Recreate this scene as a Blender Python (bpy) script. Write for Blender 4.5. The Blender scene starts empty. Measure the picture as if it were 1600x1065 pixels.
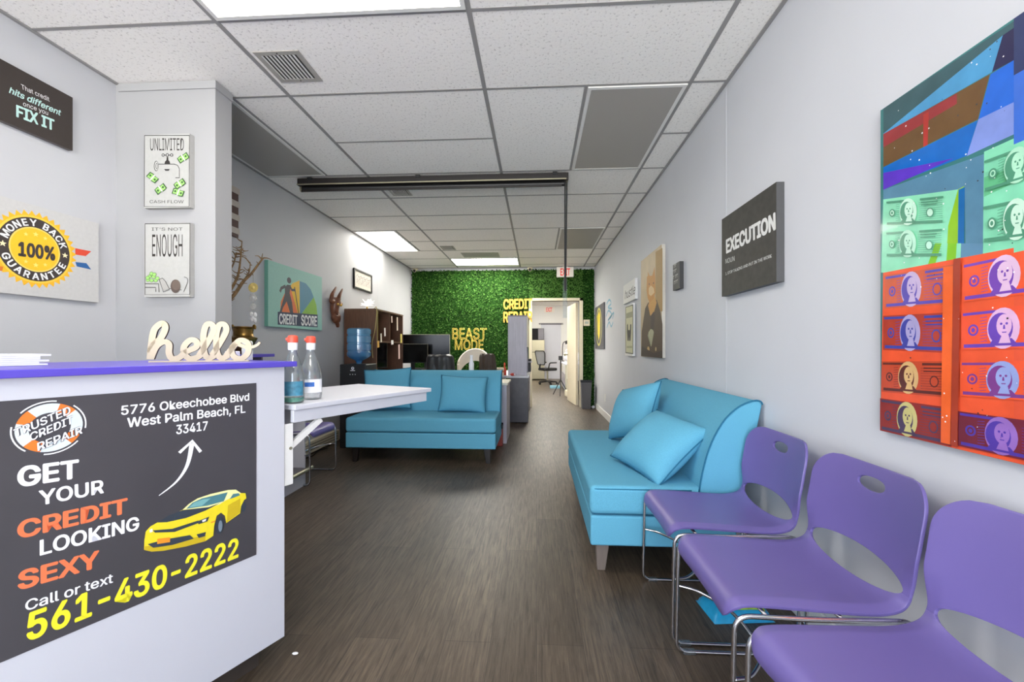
import bpy, bmesh, math, random
from mathutils import Vector, Matrix
random.seed(7)
C = bpy.context.scene.collection
scene = bpy.context.scene
PI = math.pi

# ------------------------------------------------------------------ camera, world, exposure
FPX, CXP, CYP, YAW, EYE = 671.7, 800.0, 543.0, 0.0572, 1.15
cam_data = bpy.data.cameras.new('camera')
cam_data.sensor_width = 36.0
cam_data.sensor_fit = 'HORIZONTAL'
cam_data.lens = FPX / 1600 * 36
cam_data.shift_y = (CYP - 532.5) / 1600
cam_data.clip_start = 0.02
cam = bpy.data.objects.new('camera', cam_data)
C.objects.link(cam)
cam.location = (0, 0, EYE)
cam.rotation_euler = (PI / 2, 0, YAW)
scene.camera = cam

world = bpy.data.worlds.new('daylight')
scene.world = world
world.use_nodes = True
wbg = world.node_tree.nodes['Background']
# sunlit pavement below the horizon, soft bright sky above it
wnt = world.node_tree
wtc = wnt.nodes.new('ShaderNodeTexCoord'); wsp = wnt.nodes.new('ShaderNodeSeparateXYZ')
wnt.links.new(wtc.outputs['Generated'], wsp.inputs['Vector'])
wrp = wnt.nodes.new('ShaderNodeValToRGB')
wrp.color_ramp.elements[0].position = 0.49; wrp.color_ramp.elements[0].color = (1.0, 0.965, 0.925, 1)
wrp.color_ramp.elements[1].position = 0.51; wrp.color_ramp.elements[1].color = (0.47, 0.51, 0.60, 1)
wmr = wnt.nodes.new('ShaderNodeMapRange'); wmr.inputs['From Min'].default_value = -1.0
wnt.links.new(wsp.outputs['Z'], wmr.inputs['Value'])
wnt.links.new(wmr.outputs['Result'], wrp.inputs['Fac'])
wnt.links.new(wrp.outputs['Color'], wbg.inputs['Color'])
wbg.inputs['Strength'].default_value = 14.0

scene.view_settings.view_transform = 'Standard'
scene.view_settings.look = 'None'
scene.view_settings.gamma = 1.0
scene.view_settings.use_curve_mapping = False
scene.view_settings.exposure = 0.45
scene.cycles.max_bounces = 12
scene.cycles.diffuse_bounces = 8
scene.cycles.transparent_max_bounces = 16
scene.cycles.sample_clamp_indirect = 8.0

# room numbers (metres): camera stands at the origin, the room runs along +Y
XL, XR, YF, YB, CE = -2.49, 1.125, -3.2, 8.42, 2.714
GX = [XL, -1.533, -0.314, 0.9055, XR]          # long ceiling bars
GY0, GS = 1.9764, 0.6096                      # cross bars
def row(n): return GY0 + n * GS

# daylight comes in through the glazed shop front behind the camera
pl = bpy.data.lights.new('shop_front_daylight', 'AREA')
pl.shape = 'RECTANGLE'; pl.size = 3.4; pl.size_y = 2.52
pl.cycles.is_portal = True
po = bpy.data.objects.new('shop_front_daylight', pl)
C.objects.link(po)
po.location = ((XL + XR) / 2, YF - 0.06, 1.37)
po.rotation_euler = (PI / 2, 0, 0)

LIT = 36.0          # strength of a lit ceiling diffuser

# ------------------------------------------------------------------ materials
def lin(c):
    o = []
    for v in c[:3]:
        v = v / 255.0
        o.append(v / 12.92 if v <= 0.04045 else ((v + 0.055) / 1.055) ** 2.4)
    return (o[0], o[1], o[2], 1.0)
MATS = {}
def mat(name, rgb, rough=0.5, metal=0.0, var=0.06, scale=40.0, bump=0.0, spec=0.5, trans=0.0, emit=0.0, stretch=None, coat=0.0):
    if name in MATS: return MATS[name]
    m = bpy.data.materials.new(name)
    m.use_nodes = True
    nt = m.node_tree
    b = nt.nodes['Principled BSDF']
    c = lin(rgb)
    b.inputs['Roughness'].default_value = rough
    b.inputs['Metallic'].default_value = metal
    b.inputs['Specular IOR Level'].default_value = spec
    b.inputs['Transmission Weight'].default_value = trans
    b.inputs['Coat Weight'].default_value = coat
    if emit:
        b.inputs['Emission Color'].default_value = c
        b.inputs['Emission Strength'].default_value = emit
    tc = nt.nodes.new('ShaderNodeTexCoord')
    mp = nt.nodes.new('ShaderNodeMapping')
    if stretch: mp.inputs['Scale'].default_value = stretch
    nt.links.new(tc.outputs['Object'], mp.inputs['Vector'])
    n = nt.nodes.new('ShaderNodeTexNoise')
    n.inputs['Scale'].default_value = scale
    n.inputs['Detail'].default_value = 4
    nt.links.new(mp.outputs['Vector'], n.inputs['Vector'])
    r = nt.nodes.new('ShaderNodeValToRGB')
    r.color_ramp.elements[0].position = 0.3
    r.color_ramp.elements[1].position = 0.7
    r.color_ramp.elements[0].color = tuple(max(0, v * (1 - var)) for v in c[:3]) + (1,)
    r.color_ramp.elements[1].color = tuple(min(1, v * (1 + var)) for v in c[:3]) + (1,)
    nt.links.new(n.outputs['Fac'], r.inputs['Fac'])
    nt.links.new(r.outputs['Color'], b.inputs['Base Color'])
    if bump:
        bp = nt.nodes.new('ShaderNodeBump')
        bp.inputs['Strength'].default_value = bump
        bp.inputs['Distance'].default_value = 0.004
        nt.links.new(n.outputs['Fac'], bp.inputs['Height'])
        nt.links.new(bp.outputs['Normal'], b.inputs['Normal'])
    MATS[name] = m
    return m
def ink(r, g, b, rough=0.55):
    return mat('ink_%d_%d_%d_%d' % (r, g, b, rough * 100), (r, g, b), rough, var=0.03, scale=60)

def glassy(name, rgb, mixf=0.12, rough=0.03, body=None, bodyf=0.0):
    """thin clear plastic / pane: tinted transparency with a fresnel gloss"""
    m = bpy.data.materials.new(name); m.use_nodes = True
    nt = m.node_tree
    for x in list(nt.nodes): nt.nodes.remove(x)
    out = nt.nodes.new('ShaderNodeOutputMaterial')
    t = nt.nodes.new('ShaderNodeBsdfTransparent'); t.inputs['Color'].default_value = lin(rgb)
    g = nt.nodes.new('ShaderNodeBsdfGlossy'); g.inputs['Roughness'].default_value = rough
    lw = nt.nodes.new('ShaderNodeLayerWeight'); lw.inputs['Blend'].default_value = 0.25
    mx = nt.nodes.new('ShaderNodeMixShader')
    ma = nt.nodes.new('ShaderNodeMath'); ma.operation = 'MULTIPLY_ADD'
    ma.inputs[1].default_value = 0.6; ma.inputs[2].default_value = mixf
    nt.links.new(lw.outputs['Fresnel'], ma.inputs[0])
    nt.links.new(ma.outputs[0], mx.inputs['Fac'])
    base = t.outputs[0]
    if body:                     # cloudy plastic: part of the light scatters in the wall itself
        df = nt.nodes.new('ShaderNodeBsdfDiffuse'); df.inputs['Color'].default_value = lin(body)
        tr = nt.nodes.new('ShaderNodeBsdfTranslucent'); tr.inputs['Color'].default_value = lin(body)
        m0 = nt.nodes.new('ShaderNodeMixShader'); m0.inputs['Fac'].default_value = 0.4
        nt.links.new(df.outputs[0], m0.inputs[1]); nt.links.new(tr.outputs[0], m0.inputs[2])
        m1 = nt.nodes.new('ShaderNodeMixShader'); m1.inputs['Fac'].default_value = bodyf
        nt.links.new(t.outputs[0], m1.inputs[1]); nt.links.new(m0.outputs[0], m1.inputs[2]); base = m1.outputs[0]
    nt.links.new(base, mx.inputs[1]); nt.links.new(g.outputs[0], mx.inputs[2])
    nt.links.new(mx.outputs[0], out.inputs['Surface'])
    return m

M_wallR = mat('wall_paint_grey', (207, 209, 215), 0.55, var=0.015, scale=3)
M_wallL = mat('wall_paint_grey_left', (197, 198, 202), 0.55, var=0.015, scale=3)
M_wing = mat('wing_paint_darkened_for_light', (164, 164, 166), 0.5, var=0.012, scale=3)  # white wing paint darkened to offset the strong window light on it
M_white = mat('white_laminate', (202, 203, 212), 0.4, var=0.01, scale=5)
M_trim = mat('white_trim_paint', (232, 231, 228), 0.45, var=0.01)
M_bar = mat('ceiling_bar_metal', (150, 148, 147), 0.5, var=0.02)
M_purple_top = mat('purple_laminate', (88, 74, 190), 0.35, var=0.02, scale=12)
M_chair = mat('purple_plastic', (104, 92, 154), 0.42, var=0.02, scale=8)
M_chrome = mat('chrome', (200, 200, 205), 0.18, 1.0, var=0.02)
M_clear = glassy('clear_plastic', (242, 245, 246), .1, .03, (225, 230, 234), .10)
M_sofa = mat('teal_blue_fabric', (96, 166, 194), 0.9, var=0.14, scale=420, bump=0.35, spec=0.2)
M_pipe = mat('teal_blue_piping', (40, 104, 134), 0.9, var=0.1, scale=300, spec=0.2)
M_legd = mat('dark_stained_wood', (26, 19, 16), 0.5, var=0.2, scale=30, stretch=(1, 1, .1))
M_legl = mat('brown_stained_wood', (112, 100, 92), 0.45, var=0.15, scale=30, stretch=(1, 1, .1))
M_black = mat('black_plastic', (26, 26, 28), 0.45, var=0.05)
M_blackg = mat('black_gloss', (8, 8, 10), 0.16, var=0.02, spec=.22)
M_leather = mat('black_leather', (40, 40, 44), 0.4, var=0.12, scale=90, bump=0.3)
M_brownleather = mat('brown_leather', (62, 50, 42), 0.6, var=0.12, scale=90, bump=0.3)
M_walnut = mat('walnut_veneer', (104, 72, 54), 0.45, var=0.25, scale=26, stretch=(6, 6, .35))
M_walnutd = mat('walnut_veneer_dark', (60, 40, 30), 0.5, var=0.25, scale=26, stretch=(6, 6, .35))
M_grey = mat('grey_laminate', (170, 166, 178), 0.4, var=0.08, scale=14, stretch=(4, 4, .4))
M_greyd = mat('dark_grey_laminate', (100, 97, 104), 0.4, var=0.12, scale=14, stretch=(4, 4, .4))
M_brass = mat('aged_brass', (150, 118, 62), 0.35, 0.9, var=0.4, scale=18, bump=0.4)
M_twig = mat('twig_bark', (140, 112, 76), 0.8, var=0.35, scale=40, bump=0.5)
M_wood = mat('pale_plywood', (206, 190, 156), 0.6, var=0.05, scale=20)
M_plyedge = mat('plywood_burnt_edge', (64, 50, 42), 0.7, var=0.1)
M_paper = mat('white_paper', (240, 241, 246), 0.7, var=0.02)
M_red = mat('red_cap_plastic', (226, 84, 62), 0.4, var=0.03)
M_gold = mat('gold_foil', (212, 168, 66), 0.35, 0.35, var=0.15, scale=20)
M_steel = mat('brushed_steel', (176, 170, 146), 0.42, 0.75, var=0.06, scale=30, stretch=(1, 1, 8))
M_carv = mat('carved_dark_wood', (112, 66, 44), 0.35, var=0.35, scale=24, bump=0.3)
M_cream = mat('cream_paint', (222, 212, 186), 0.5, var=0.03)
M_blinddk = mat('black_blind_metal', (34, 30, 30), 0.4, var=0.1)
M_navy = mat('navy_cloth', (58, 62, 82), 0.8, var=0.1)

def emission(name, rgb, s):
    m = bpy.data.materials.new(name); m.use_nodes = True
    nt = m.node_tree; b = nt.nodes['Principled BSDF']
    b.inputs['Base Color'].default_value = lin(rgb)
    b.inputs['Emission Color'].default_value = lin(rgb)
    b.inputs['Emission Strength'].default_value = s
    return m
M_lit = emission('lit_diffuser', (255, 250, 240), LIT)
M_litw = emission('lit_diffuser_dimmer', (255, 250, 240), LIT * .18)
M_litb = emission('lit_diffuser_back_room', (255, 250, 240), LIT * .9)
M_litn = emission('lit_diffuser_near', (255, 250, 240), LIT * .3)
M_off = mat('unlit_diffuser', (168, 164, 158), 0.4, var=0.02, scale=200)
M_neon = emission('neon_yellow', (236, 206, 90), 0.35)
M_feather = emission('white_feather_light', (255, 252, 246), 0.7)

def floor_material():
    m = bpy.data.materials.new('dark_wood_plank'); m.use_nodes = True
    nt = m.node_tree; L = nt.links; N = nt.nodes.new; b = nt.nodes['Principled BSDF']
    tc = N('ShaderNodeTexCoord'); mp = N('ShaderNodeMapping'); mp.inputs['Rotation'].default_value = (0, 0, PI / 2)
    L.new(tc.outputs['Object'], mp.inputs['Vector'])
    br = N('ShaderNodeTexBrick')
    br.offset = 0.37; br.inputs['Scale'].default_value = 1.0
    br.inputs['Brick Width'].default_value = 1.22; br.inputs['Row Height'].default_value = 0.18
    br.inputs['Mortar Size'].default_value = 0.0012; br.inputs['Mortar Smooth'].default_value = 0.2
    br.inputs['Color1'].default_value = lin((70, 60, 50)); br.inputs['Color2'].default_value = lin((86, 75, 64))
    br.inputs['Mortar'].default_value = lin((44, 38, 34))
    L.new(mp.outputs['Vector'], br.inputs['Vector'])
    m2 = N('ShaderNodeMapping'); m2.inputs['Scale'].default_value = (26, 1.5, 1)
    L.new(tc.outputs['Object'], m2.inputs['Vector'])
    n = N('ShaderNodeTexNoise'); n.inputs['Scale'].default_value = 3.2; n.inputs['Detail'].default_value = 9; n.inputs['Roughness'].default_value = 0.72
    n.inputs['Distortion'].default_value = 0.6
    L.new(m2.outputs['Vector'], n.inputs['Vector'])
    r = N('ShaderNodeValToRGB')
    r.color_ramp.elements[0].position = 0.32; r.color_ramp.elements[0].color = (0.34, 0.32, 0.30, 1)
    r.color_ramp.elements[1].position = 0.72; r.color_ramp.elements[1].color = (1.75, 1.70, 1.62, 1)
    L.new(n.outputs['Fac'], r.inputs['Fac'])
    mx = N('ShaderNodeMix'); mx.data_type = 'RGBA'; mx.blend_type = 'MULTIPLY'; mx.inputs['Factor'].default_value = 1.0
    L.new(br.outputs['Color'], mx.inputs['A']); L.new(r.outputs['Color'], mx.inputs['B'])
    L.new(mx.outputs['Result'], b.inputs['Base Color'])
    b.inputs['Roughness'].default_value = 0.42
    rr = N('ShaderNodeMapRange'); rr.inputs['To Min'].default_value = 0.52; rr.inputs['To Max'].default_value = 0.34
    L.new(n.outputs['Fac'], rr.inputs['Value']); L.new(rr.outputs['Result'], b.inputs['Roughness'])
    bp = N('ShaderNodeBump'); bp.inputs['Strength'].default_value = 0.25; bp.inputs['Distance'].default_value = 0.002
    L.new(n.outputs['Fac'], bp.inputs['Height']); L.new(bp.outputs['Normal'], b.inputs['Normal'])
    return m
def tile_material():
    m = bpy.data.materials.new('fissured_ceiling_tile'); m.use_nodes = True
    nt = m.node_tree; L = nt.links; N = nt.nodes.new; b = nt.nodes['Principled BSDF']
    tc = N('ShaderNodeTexCoord')
    n = N('ShaderNodeTexNoise'); n.inputs['Scale'].default_value = 70; n.inputs['Detail'].default_value = 5; n.inputs['Roughness'].default_value = 0.65
    L.new(tc.outputs['Object'], n.inputs['Vector'])
    r = N('ShaderNodeValToRGB')
    e = r.color_ramp.elements
    e[0].position = 0.34; e[0].color = lin((206, 202, 198))
    e[1].position = 0.44; e[1].color = lin((250, 247, 243))
    L.new(n.outputs['Fac'], r.inputs['Fac']); L.new(r.outputs['Color'], b.inputs['Base Color'])
    b.inputs['Roughness'].default_value = 0.85
    bp = N('ShaderNodeBump'); bp.inputs['Strength'].default_value = 0.3; bp.inputs['Distance'].default_value = 0.003
    L.new(n.outputs['Fac'], bp.inputs['Height']); L.new(bp.outputs['Normal'], b.inputs['Normal'])
    return m
def leaf_material():
    m = bpy.data.materials.new('artificial_boxwood'); m.use_nodes = True
    nt = m.node_tree; L = nt.links; N = nt.nodes.new; b = nt.nodes['Principled BSDF']
    g = N('ShaderNodeNewGeometry'); r = N('ShaderNodeValToRGB')
    e = r.color_ramp.elements
    e[0].position = 0.0; e[0].color = lin((6, 26, 4))
    e[1].position = 1.0; e[1].color = lin((82, 122, 54))
    x = e.new(0.55); x.color = lin((28, 66, 16))
    L.new(g.outputs['Random Per Island'], r.inputs['Fac']); L.new(r.outputs['Color'], b.inputs['Base Color'])
    b.inputs['Roughness'].default_value = 0.75; b.inputs['Specular IOR Level'].default_value = 0.12
    return m
M_floor = floor_material(); M_tile = tile_material(); M_leaf = leaf_material()

# ------------------------------------------------------------------ mesh helpers
def smooth_path(pts, n=6, closed=False):
    P = [Vector(p) for p in pts]; out = []
    k = len(P)
    rng = range(k) if closed else range(k - 1)
    for i in rng:
        p0 = P[(i - 1) % k] if (closed or i > 0) else P[i]
        p1 = P[i]; p2 = P[(i + 1) % k]
        p3 = P[(i + 2) % k] if (closed or i + 2 < k) else p2
        for j in range(n):
            t = j / n
            out.append(0.5 * ((2 * p1) + (p2 - p0) * t + (2 * p0 - 5 * p1 + 4 * p2 - p3) * t * t + (3 * p1 - p0 - 3 * p2 + p3) * t ** 3))
    if not closed: out.append(P[-1])
    return out
def round_path(pts, r, n=5, closed=False):
    P = [Vector(p) for p in pts]; k = len(P); out = []
    for i in range(k):
        if not closed and i in (0, k - 1): out.append(P[i]); continue
        a, b, c = P[(i - 1) % k], P[i], P[(i + 1) % k]
        d1, d2 = (a - b), (c - b)
        rr = min(r, d1.length * 0.48, d2.length * 0.48)
        s, e = b + d1.normalized() * rr, b + d2.normalized() * rr
        for j in range(n + 1):
            t = j / n
            out.append((1 - t) ** 2 * s + 2 * t * (1 - t) * b + t * t * e)
    return out

class MB:
    def __init__(s): s.v = []; s.f = []; s.m = []; s.mats = []
    def mi(s, m):
        if m not in s.mats: s.mats.append(m)
        return s.mats.index(m)
    def add(s, vs, fs, m):
        o = len(s.v); k = s.mi(m)
        s.v += [tuple(v) for v in vs]
        for f in fs: s.f.append([i + o for i in f]); s.m.append(k)
        return s
    def box(s, x0, x1, y0, y1, z0, z1, m):
        vs = [(x, y, z) for z in (z0, z1) for y in (y0, y1) for x in (x0, x1)]
        return s.add(vs, [(0, 2, 3, 1), (4, 5, 7, 6), (0, 1, 5, 4), (2, 6, 7, 3), (0, 4, 6, 2), (1, 3, 7, 5)], m)
    def tube(s, pts, r, m, n=10, closed=False, caps=True):
        P = [Vector(p) for p in pts]; k = len(P)
        rad = r if callable(r) else (lambda t: r)
        tang = []
        for i in range(k):
            a = P[(i - 1) % k] if (closed or i > 0) else P[i]
            b = P[(i + 1) % k] if (closed or i < k - 1) else P[i]
            t = (b - a); tang.append(t.normalized() if t.length > 1e-9 else Vector((0, 0, 1)))
        up = Vector((0, 0, 1)) if abs(tang[0].z) < 0.9 else Vector((1, 0, 0))
        nrm = (up - tang[0] * up.dot(tang[0])).normalized()
        vs = []
        for i in range(k):
            nrm = (nrm - tang[i] * nrm.dot(tang[i]))
            nrm = nrm.normalized() if nrm.length > 1e-6 else Vector((1, 0, 0))
            bi = tang[i].cross(nrm)
            rr = rad(i / max(1, k - 1))
            for j in range(n):
                a = 2 * PI * j / n
                vs.append(P[i] + nrm * math.cos(a) * rr + bi * math.sin(a) * rr)
        fs = []
        for i in range(k if closed else k - 1):
            for j in range(n):
                a, b = i * n + j, i * n + (j + 1) % n
                c, d = ((i + 1) % k) * n + (j + 1) % n, ((i + 1) % k) * n + j
                fs.append((a, b, c, d))
        if not closed and caps:
            fs.append(tuple(reversed(range(n)))); fs.append(tuple(range((k - 1) * n, k * n)))
        return s.add(vs, fs, m)
    def cyl(s, p0, p1, r, m, r1=None, n=20):
        r1 = r if r1 is None else r1
        return s.tube([p0, p1], lambda t: r + (r1 - r) * t, m, n)
    def lathe(s, prof, c, m, n=28, sx=1, sy=1):
        vs = []
        for r, z in prof:
            for j in range(n):
                a = 2 * PI * j / n
                vs.append((c[0] + r * sx * math.cos(a), c[1] + r * sy * math.sin(a), c[2] + z))
        fs = []
        for i in range(len(prof) - 1):
            for j in range(n):
                fs.append((i * n + j, i * n + (j + 1) % n, (i + 1) * n + (j + 1) % n, (i + 1) * n + j))
        if prof[0][0] > 1e-6: fs.append(tuple(reversed(range(n))))
        if prof[-1][0] > 1e-6: fs.append(tuple(range((len(prof) - 1) * n, len(prof) * n)))
        return s.add(vs, fs, m)
    def ell(s, c, r, m, n=20, k=12, rot=None):
        vs = []
        R = rot or Matrix.Identity(3)
        for i in range(k + 1):
            ph = -PI / 2 + PI * i / k
            for j in range(n):
                a = 2 * PI * j / n
                vs.append(Vector(c) + R @ Vector((r[0] * math.cos(ph) * math.cos(a), r[1] * math.cos(ph) * math.sin(a), r[2] * math.sin(ph))))
        fs = [(i * n + j, i * n + (j + 1) % n, (i + 1) * n + (j + 1) % n, (i + 1) * n + j) for i in range(k) for j in range(n)]
        return s.add(vs, fs, m)
    def extr(s, poly, fn, d0, d1, m, mside=None):
        """polygon in 2D, fn(a,b,d)->3D, extruded from depth d0 to d1"""
        n = len(poly)
        vs = [fn(a, b, d0) for a, b in poly] + [fn(a, b, d1) for a, b in poly]
        s.add(vs, [tuple(range(n)), tuple(reversed(range(n, 2 * n)))], m)
        return s.add(vs, [(i, i + n, (i + 1) % n + n, (i + 1) % n) for i in range(n)], mside or m)
    def grid(s, fn, nu, nv, m):
        vs = [fn(i / nu, j / nv) for j in range(nv + 1) for i in range(nu + 1)]
        w = nu + 1
        return s.add(vs, [(j * w + i, j * w + i + 1, (j + 1) * w + i + 1, (j + 1) * w + i) for j in range(nv) for i in range(nu)], m)
    def build(s, name, parent=None, smooth=False, bevel=0.0, fix=True, segs=2):
        me = bpy.data.meshes.new(name)
        me.from_pydata(s.v, [], s.f)
        for m in s.mats: me.materials.append(m)
        for p, k in zip(me.polygons, s.m):
            p.material_index = k
        if fix:
            b = bmesh.new(); b.from_mesh(me)
            bmesh.ops.remove_doubles(b, verts=b.verts, dist=1e-6)
            bmesh.ops.recalc_face_normals(b, faces=b.faces)
            b.to_mesh(me); b.free()
        o = bpy.data.objects.new(name, me)
        C.objects.link(o)
        if parent: o.parent = parent
        if smooth:
            for p in me.polygons: p.use_smooth = True
            if smooth != 'all':
                try: me.set_sharp_from_angle(angle=math.radians(40))
                except Exception: pass
        if bevel:
            bv = o.modifiers.new('bevel', 'BEVEL'); bv.width = bevel; bv.segments = segs; bv.limit_method = 'ANGLE'
            bv.angle_limit = math.radians(35)
            for p in me.polygons: p.use_smooth = True
            wn = o.modifiers.new('weighted', 'WEIGHTED_NORMAL'); wn.keep_sharp = True
        return o

def tag(o, label, cat, group=None, kind=None):
    o['label'] = label; o['category'] = cat
    if group: o['group'] = group
    if kind: o['kind'] = kind
    return o
def thing(name, label, cat, loc=(0, 0, 0), rz=0.0, group=None):
    o = bpy.data.objects.new(name, None); C.objects.link(o)
    o.empty_display_size = 0.1
    o.location = loc; o.rotation_euler = (0, 0, rz)
    return tag(o, label, cat, group)
def struct(o): o['kind'] = 'structure'; return o
def dup(root, loc, rz, label, group=None):
    r = root.copy(); C.objects.link(r); r.location = loc; r.rotation_euler = (0, 0, rz)
    r['label'] = label
    if group: r['group'] = group
    for ch in list(root.children):
        c = ch.copy(); C.objects.link(c); c.parent = r
        for g in list(ch.children):
            d = g.copy(); C.objects.link(d); d.parent = c
    return r
def boxobj(name, x0, x1, y0, y1, z0, z1, m, parent=None, bevel=0.0):
    return MB().box(x0, x1, y0, y1, z0, z1, m).build(name, parent, bevel=bevel)

# Blender's own bundled grotesque face; its built-in face if that is missing
try:
    FONT = bpy.data.fonts.load(bpy.utils.system_resource('DATAFILES', path='fonts') + '/Inter.woff2')
except Exception:
    FONT = None
# text -> flat triangles, baseline at 0, normalised by cap height
_tc = {}
def text_geo(sx, bold=0.0, outline=0.0, shear=0.0):
    key = (sx, bold, outline, shear)
    if key in _tc: return _tc[key]
    cu = bpy.data.curves.new('lettering', 'FONT')
    if FONT: cu.font = FONT
    cu.body = sx; cu.size = 1.0; cu.resolution_u = 4; cu.shear = shear
    if outline:
        cu.fill_mode = 'NONE'; cu.bevel_depth = outline; cu.bevel_resolution = 1
    ob = bpy.data.objects.new('lettering', cu); C.objects.link(ob)
    dg = bpy.context.evaluated_depsgraph_get()
    ev = ob.evaluated_get(dg); me = ev.to_mesh()
    vs = [tuple(v.co) for v in me.vertices]; fs = [tuple(p.vertices) for p in me.polygons]
    ev.to_mesh_clear()
    if bold and not outline:       # heavier weight: the same letter laid side by side with itself
        o_vs, o_fs = vs, fs; vs, fs = [], []
        for n_, (dx, dy) in enumerate(((-1, 0), (1, 0), (-.6, -.8), (.6, .8), (-.6, .8), (.6, -.8))):
            k = len(vs); vs += [(v[0] + dx * bold, v[1] + dy * bold * .8, n_ * .00015) for v in o_vs]; fs += [tuple(i + k for i in f) for f in o_fs]
    bpy.data.objects.remove(ob); bpy.data.curves.remove(cu)
    _tc[key] = (vs, fs)
    return vs, fs
CAP = None
def cap_height():
    global CAP
    if CAP is None: CAP = max(v[1] for v in text_geo('H')[0])
    return CAP

# a pixel of the photograph's frame as a sight line from the camera's place
def ray(u, v):
    xc = (u - CXP) / FPX; zc = -(v - CYP) / FPX
    c, s = math.cos(YAW), math.sin(YAW)
    return Vector((c * xc - s, s * xc + c, zc))

class Plane:
    """a vertical surface: origin p, horizontal axis a (to the right as one faces it), outward normal n"""
    def __init__(s, p, a, n): s.p = Vector(p); s.a = Vector(a).normalized(); s.n = Vector(n).normalized()
    def st(s, u, v):
        r = ray(u, v); t = (s.p - Vector((0, 0, EYE))).dot(s.n) / r.dot(s.n)
        q = Vector((0, 0, EYE)) + r * t - s.p
        return (q.dot(s.a), q.z)
    def w(s, a, z, d=0.0): return s.p + s.a * a + Vector((0, 0, 1)) * z + s.n * d

class Board:
    """flat artwork collected on a Plane; layers lift each coat of ink by a fraction of a millimetre"""
    def __init__(s, plane, d0=0.0, step=.00012): s.P = plane; s.mb = MB(); s.d = d0; s.k = 0; s.step = step
    def lay(s): s.k += 1; return s.d + s.step * s.k
    def slab(s, a0, a1, z0, z1, dep, m, mside=None, gap=0.0015):
        s.mb.extr([(a0, z0), (a1, z0), (a1, z1), (a0, z1)], lambda a, z, d: s.P.w(a, z, d), gap, gap + dep, m, mside)
        s.d = gap + dep; s.rect = (a0, a1, z0, z1); return s
    def poly(s, pts, m, px=True, same=False):
        d = s.d + s.step * s.k if same else s.lay()
        q = [s.P.st(*p) if px else p for p in pts]
        s.mb.add([s.P.w(a, z, d) for a, z in q], [tuple(range(len(q)))], m); return s
    def ellipse(s, c, ra, rz, m, n=28, px=True, rot=0.0, same=False):
        if px: c = s.P.st(*c)
        pts = []
        for j in range(n):
            t = 2 * PI * j / n; x, y = ra * math.cos(t), rz * math.sin(t)
            pts.append((c[0] + x * math.cos(rot) - y * math.sin(rot), c[1] + x * math.sin(rot) + y * math.cos(rot)))
        return s.poly(pts, m, False, same)
    def line(s, pts, w, m, px=True, w1=None, same=False, closed=False):
        q = [Vector(s.P.st(*p) if px else p) for p in pts]
        if closed: q = q + [q[0], q[1]]
        k = len(q); L, R = [], []
        for i in range(k):
            a = q[max(0, i - 1)]; b = q[min(k - 1, i + 1)]
            t = (b - a).normalized() if (b - a).length > 1e-9 else Vector((1, 0)); nn = Vector((-t.y, t.x))
            ww = w / 2 if w1 is None else (w + (w1 - w) * i / (k - 1)) / 2
            L.append(q[i] + nn * ww); R.append(q[i] - nn * ww)
        d = s.d + s.step * s.k if same else s.lay()
        vs = [s.P.w(p.x, p.y, d) for p in L + R]
        s.mb.add(vs, [(i, i + 1, k + i + 1, k + i) for i in range(k - 1)], m); return s
    def text(s, t, BL, BR, TL, m, bold=0.0, px=True, outline=0.0, shear=0.0, same=False, lift=0.0):
        vs, fs = text_geo(t, bold, outline, shear)
        x0 = min(v[0] for v in vs); x1 = max(v[0] for v in vs); ch = cap_height()
        bl, br, tl = [Vector(s.P.st(*p) if px else p) for p in (BL, BR, TL)]
        d = (s.d + s.step * s.k if same else s.lay()) + lift
        if bold and not same: s.k += 1
        out = []
        for v in vs:
            q = bl + (br - bl) * ((v[0] - x0) / (x1 - x0)) + (tl - bl) * (v[1] / ch)
            out.append(s.P.w(q.x, q.y, d + v[2] * 0.1))
        s.mb.add(out, fs, m); return s
    def arc_text(s, t, c, r, a0, a1, h, m, bold=0.02, inside=False):
        """letters round a circle; angles in degrees, clockwise from a0 to a1 when read along the top"""
        ch = cap_height(); n = len(t)
        ws = [1.0 if x != ' ' else 0.55 for x in t]; ws = [0.55 if x == 'I' else w for x, w in zip(t, ws)]
        tot = sum(ws); acc = 0.0; d = s.lay()
        for x, w in zip(t, ws):
            ang = math.radians(a0 + (a1 - a0) * (acc + w / 2) / tot); acc += w
            if x == ' ': continue
            vs, fs = text_geo(x, bold)
            xm = (min(v[0] for v in vs) + max(v[0] for v in vs)) / 2
            k = h / ch
            rd = Vector((math.cos(ang), math.sin(ang)))
            if inside: up = -rd; rt = Vector((-rd.y, rd.x)); base = rd * (r + h)
            else: up = rd; rt = Vector((rd.y, -rd.x)); base = rd * r
            out = []
            for v in vs:
                q = Vector(c) + base + rt * ((v[0] - xm) * k) + up * (v[1] * k)
                out.append(s.P.w(q.x, q.y, d + v[2] * .1))
            s.mb.add(out, fs, m)
        return s
    def done(s, name, label=None, cat=None, group=None, parent=None):
        o = s.mb.build(name, parent, fix=False)
        if label: tag(o, label, cat, group)
        return o

P_left = Plane((XL, 0, 0), (0, 1, 0), (1, 0, 0))
P_right = Plane((XR, 0, 0), (0, -1, 0), (-1, 0, 0))
P_back = Plane((0, YB, 0), (1, 0, 0), (0, -1, 0))
P_wing = Plane((0, 2.41, 0), (1, 0, 0), (0, -1, 0))

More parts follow.
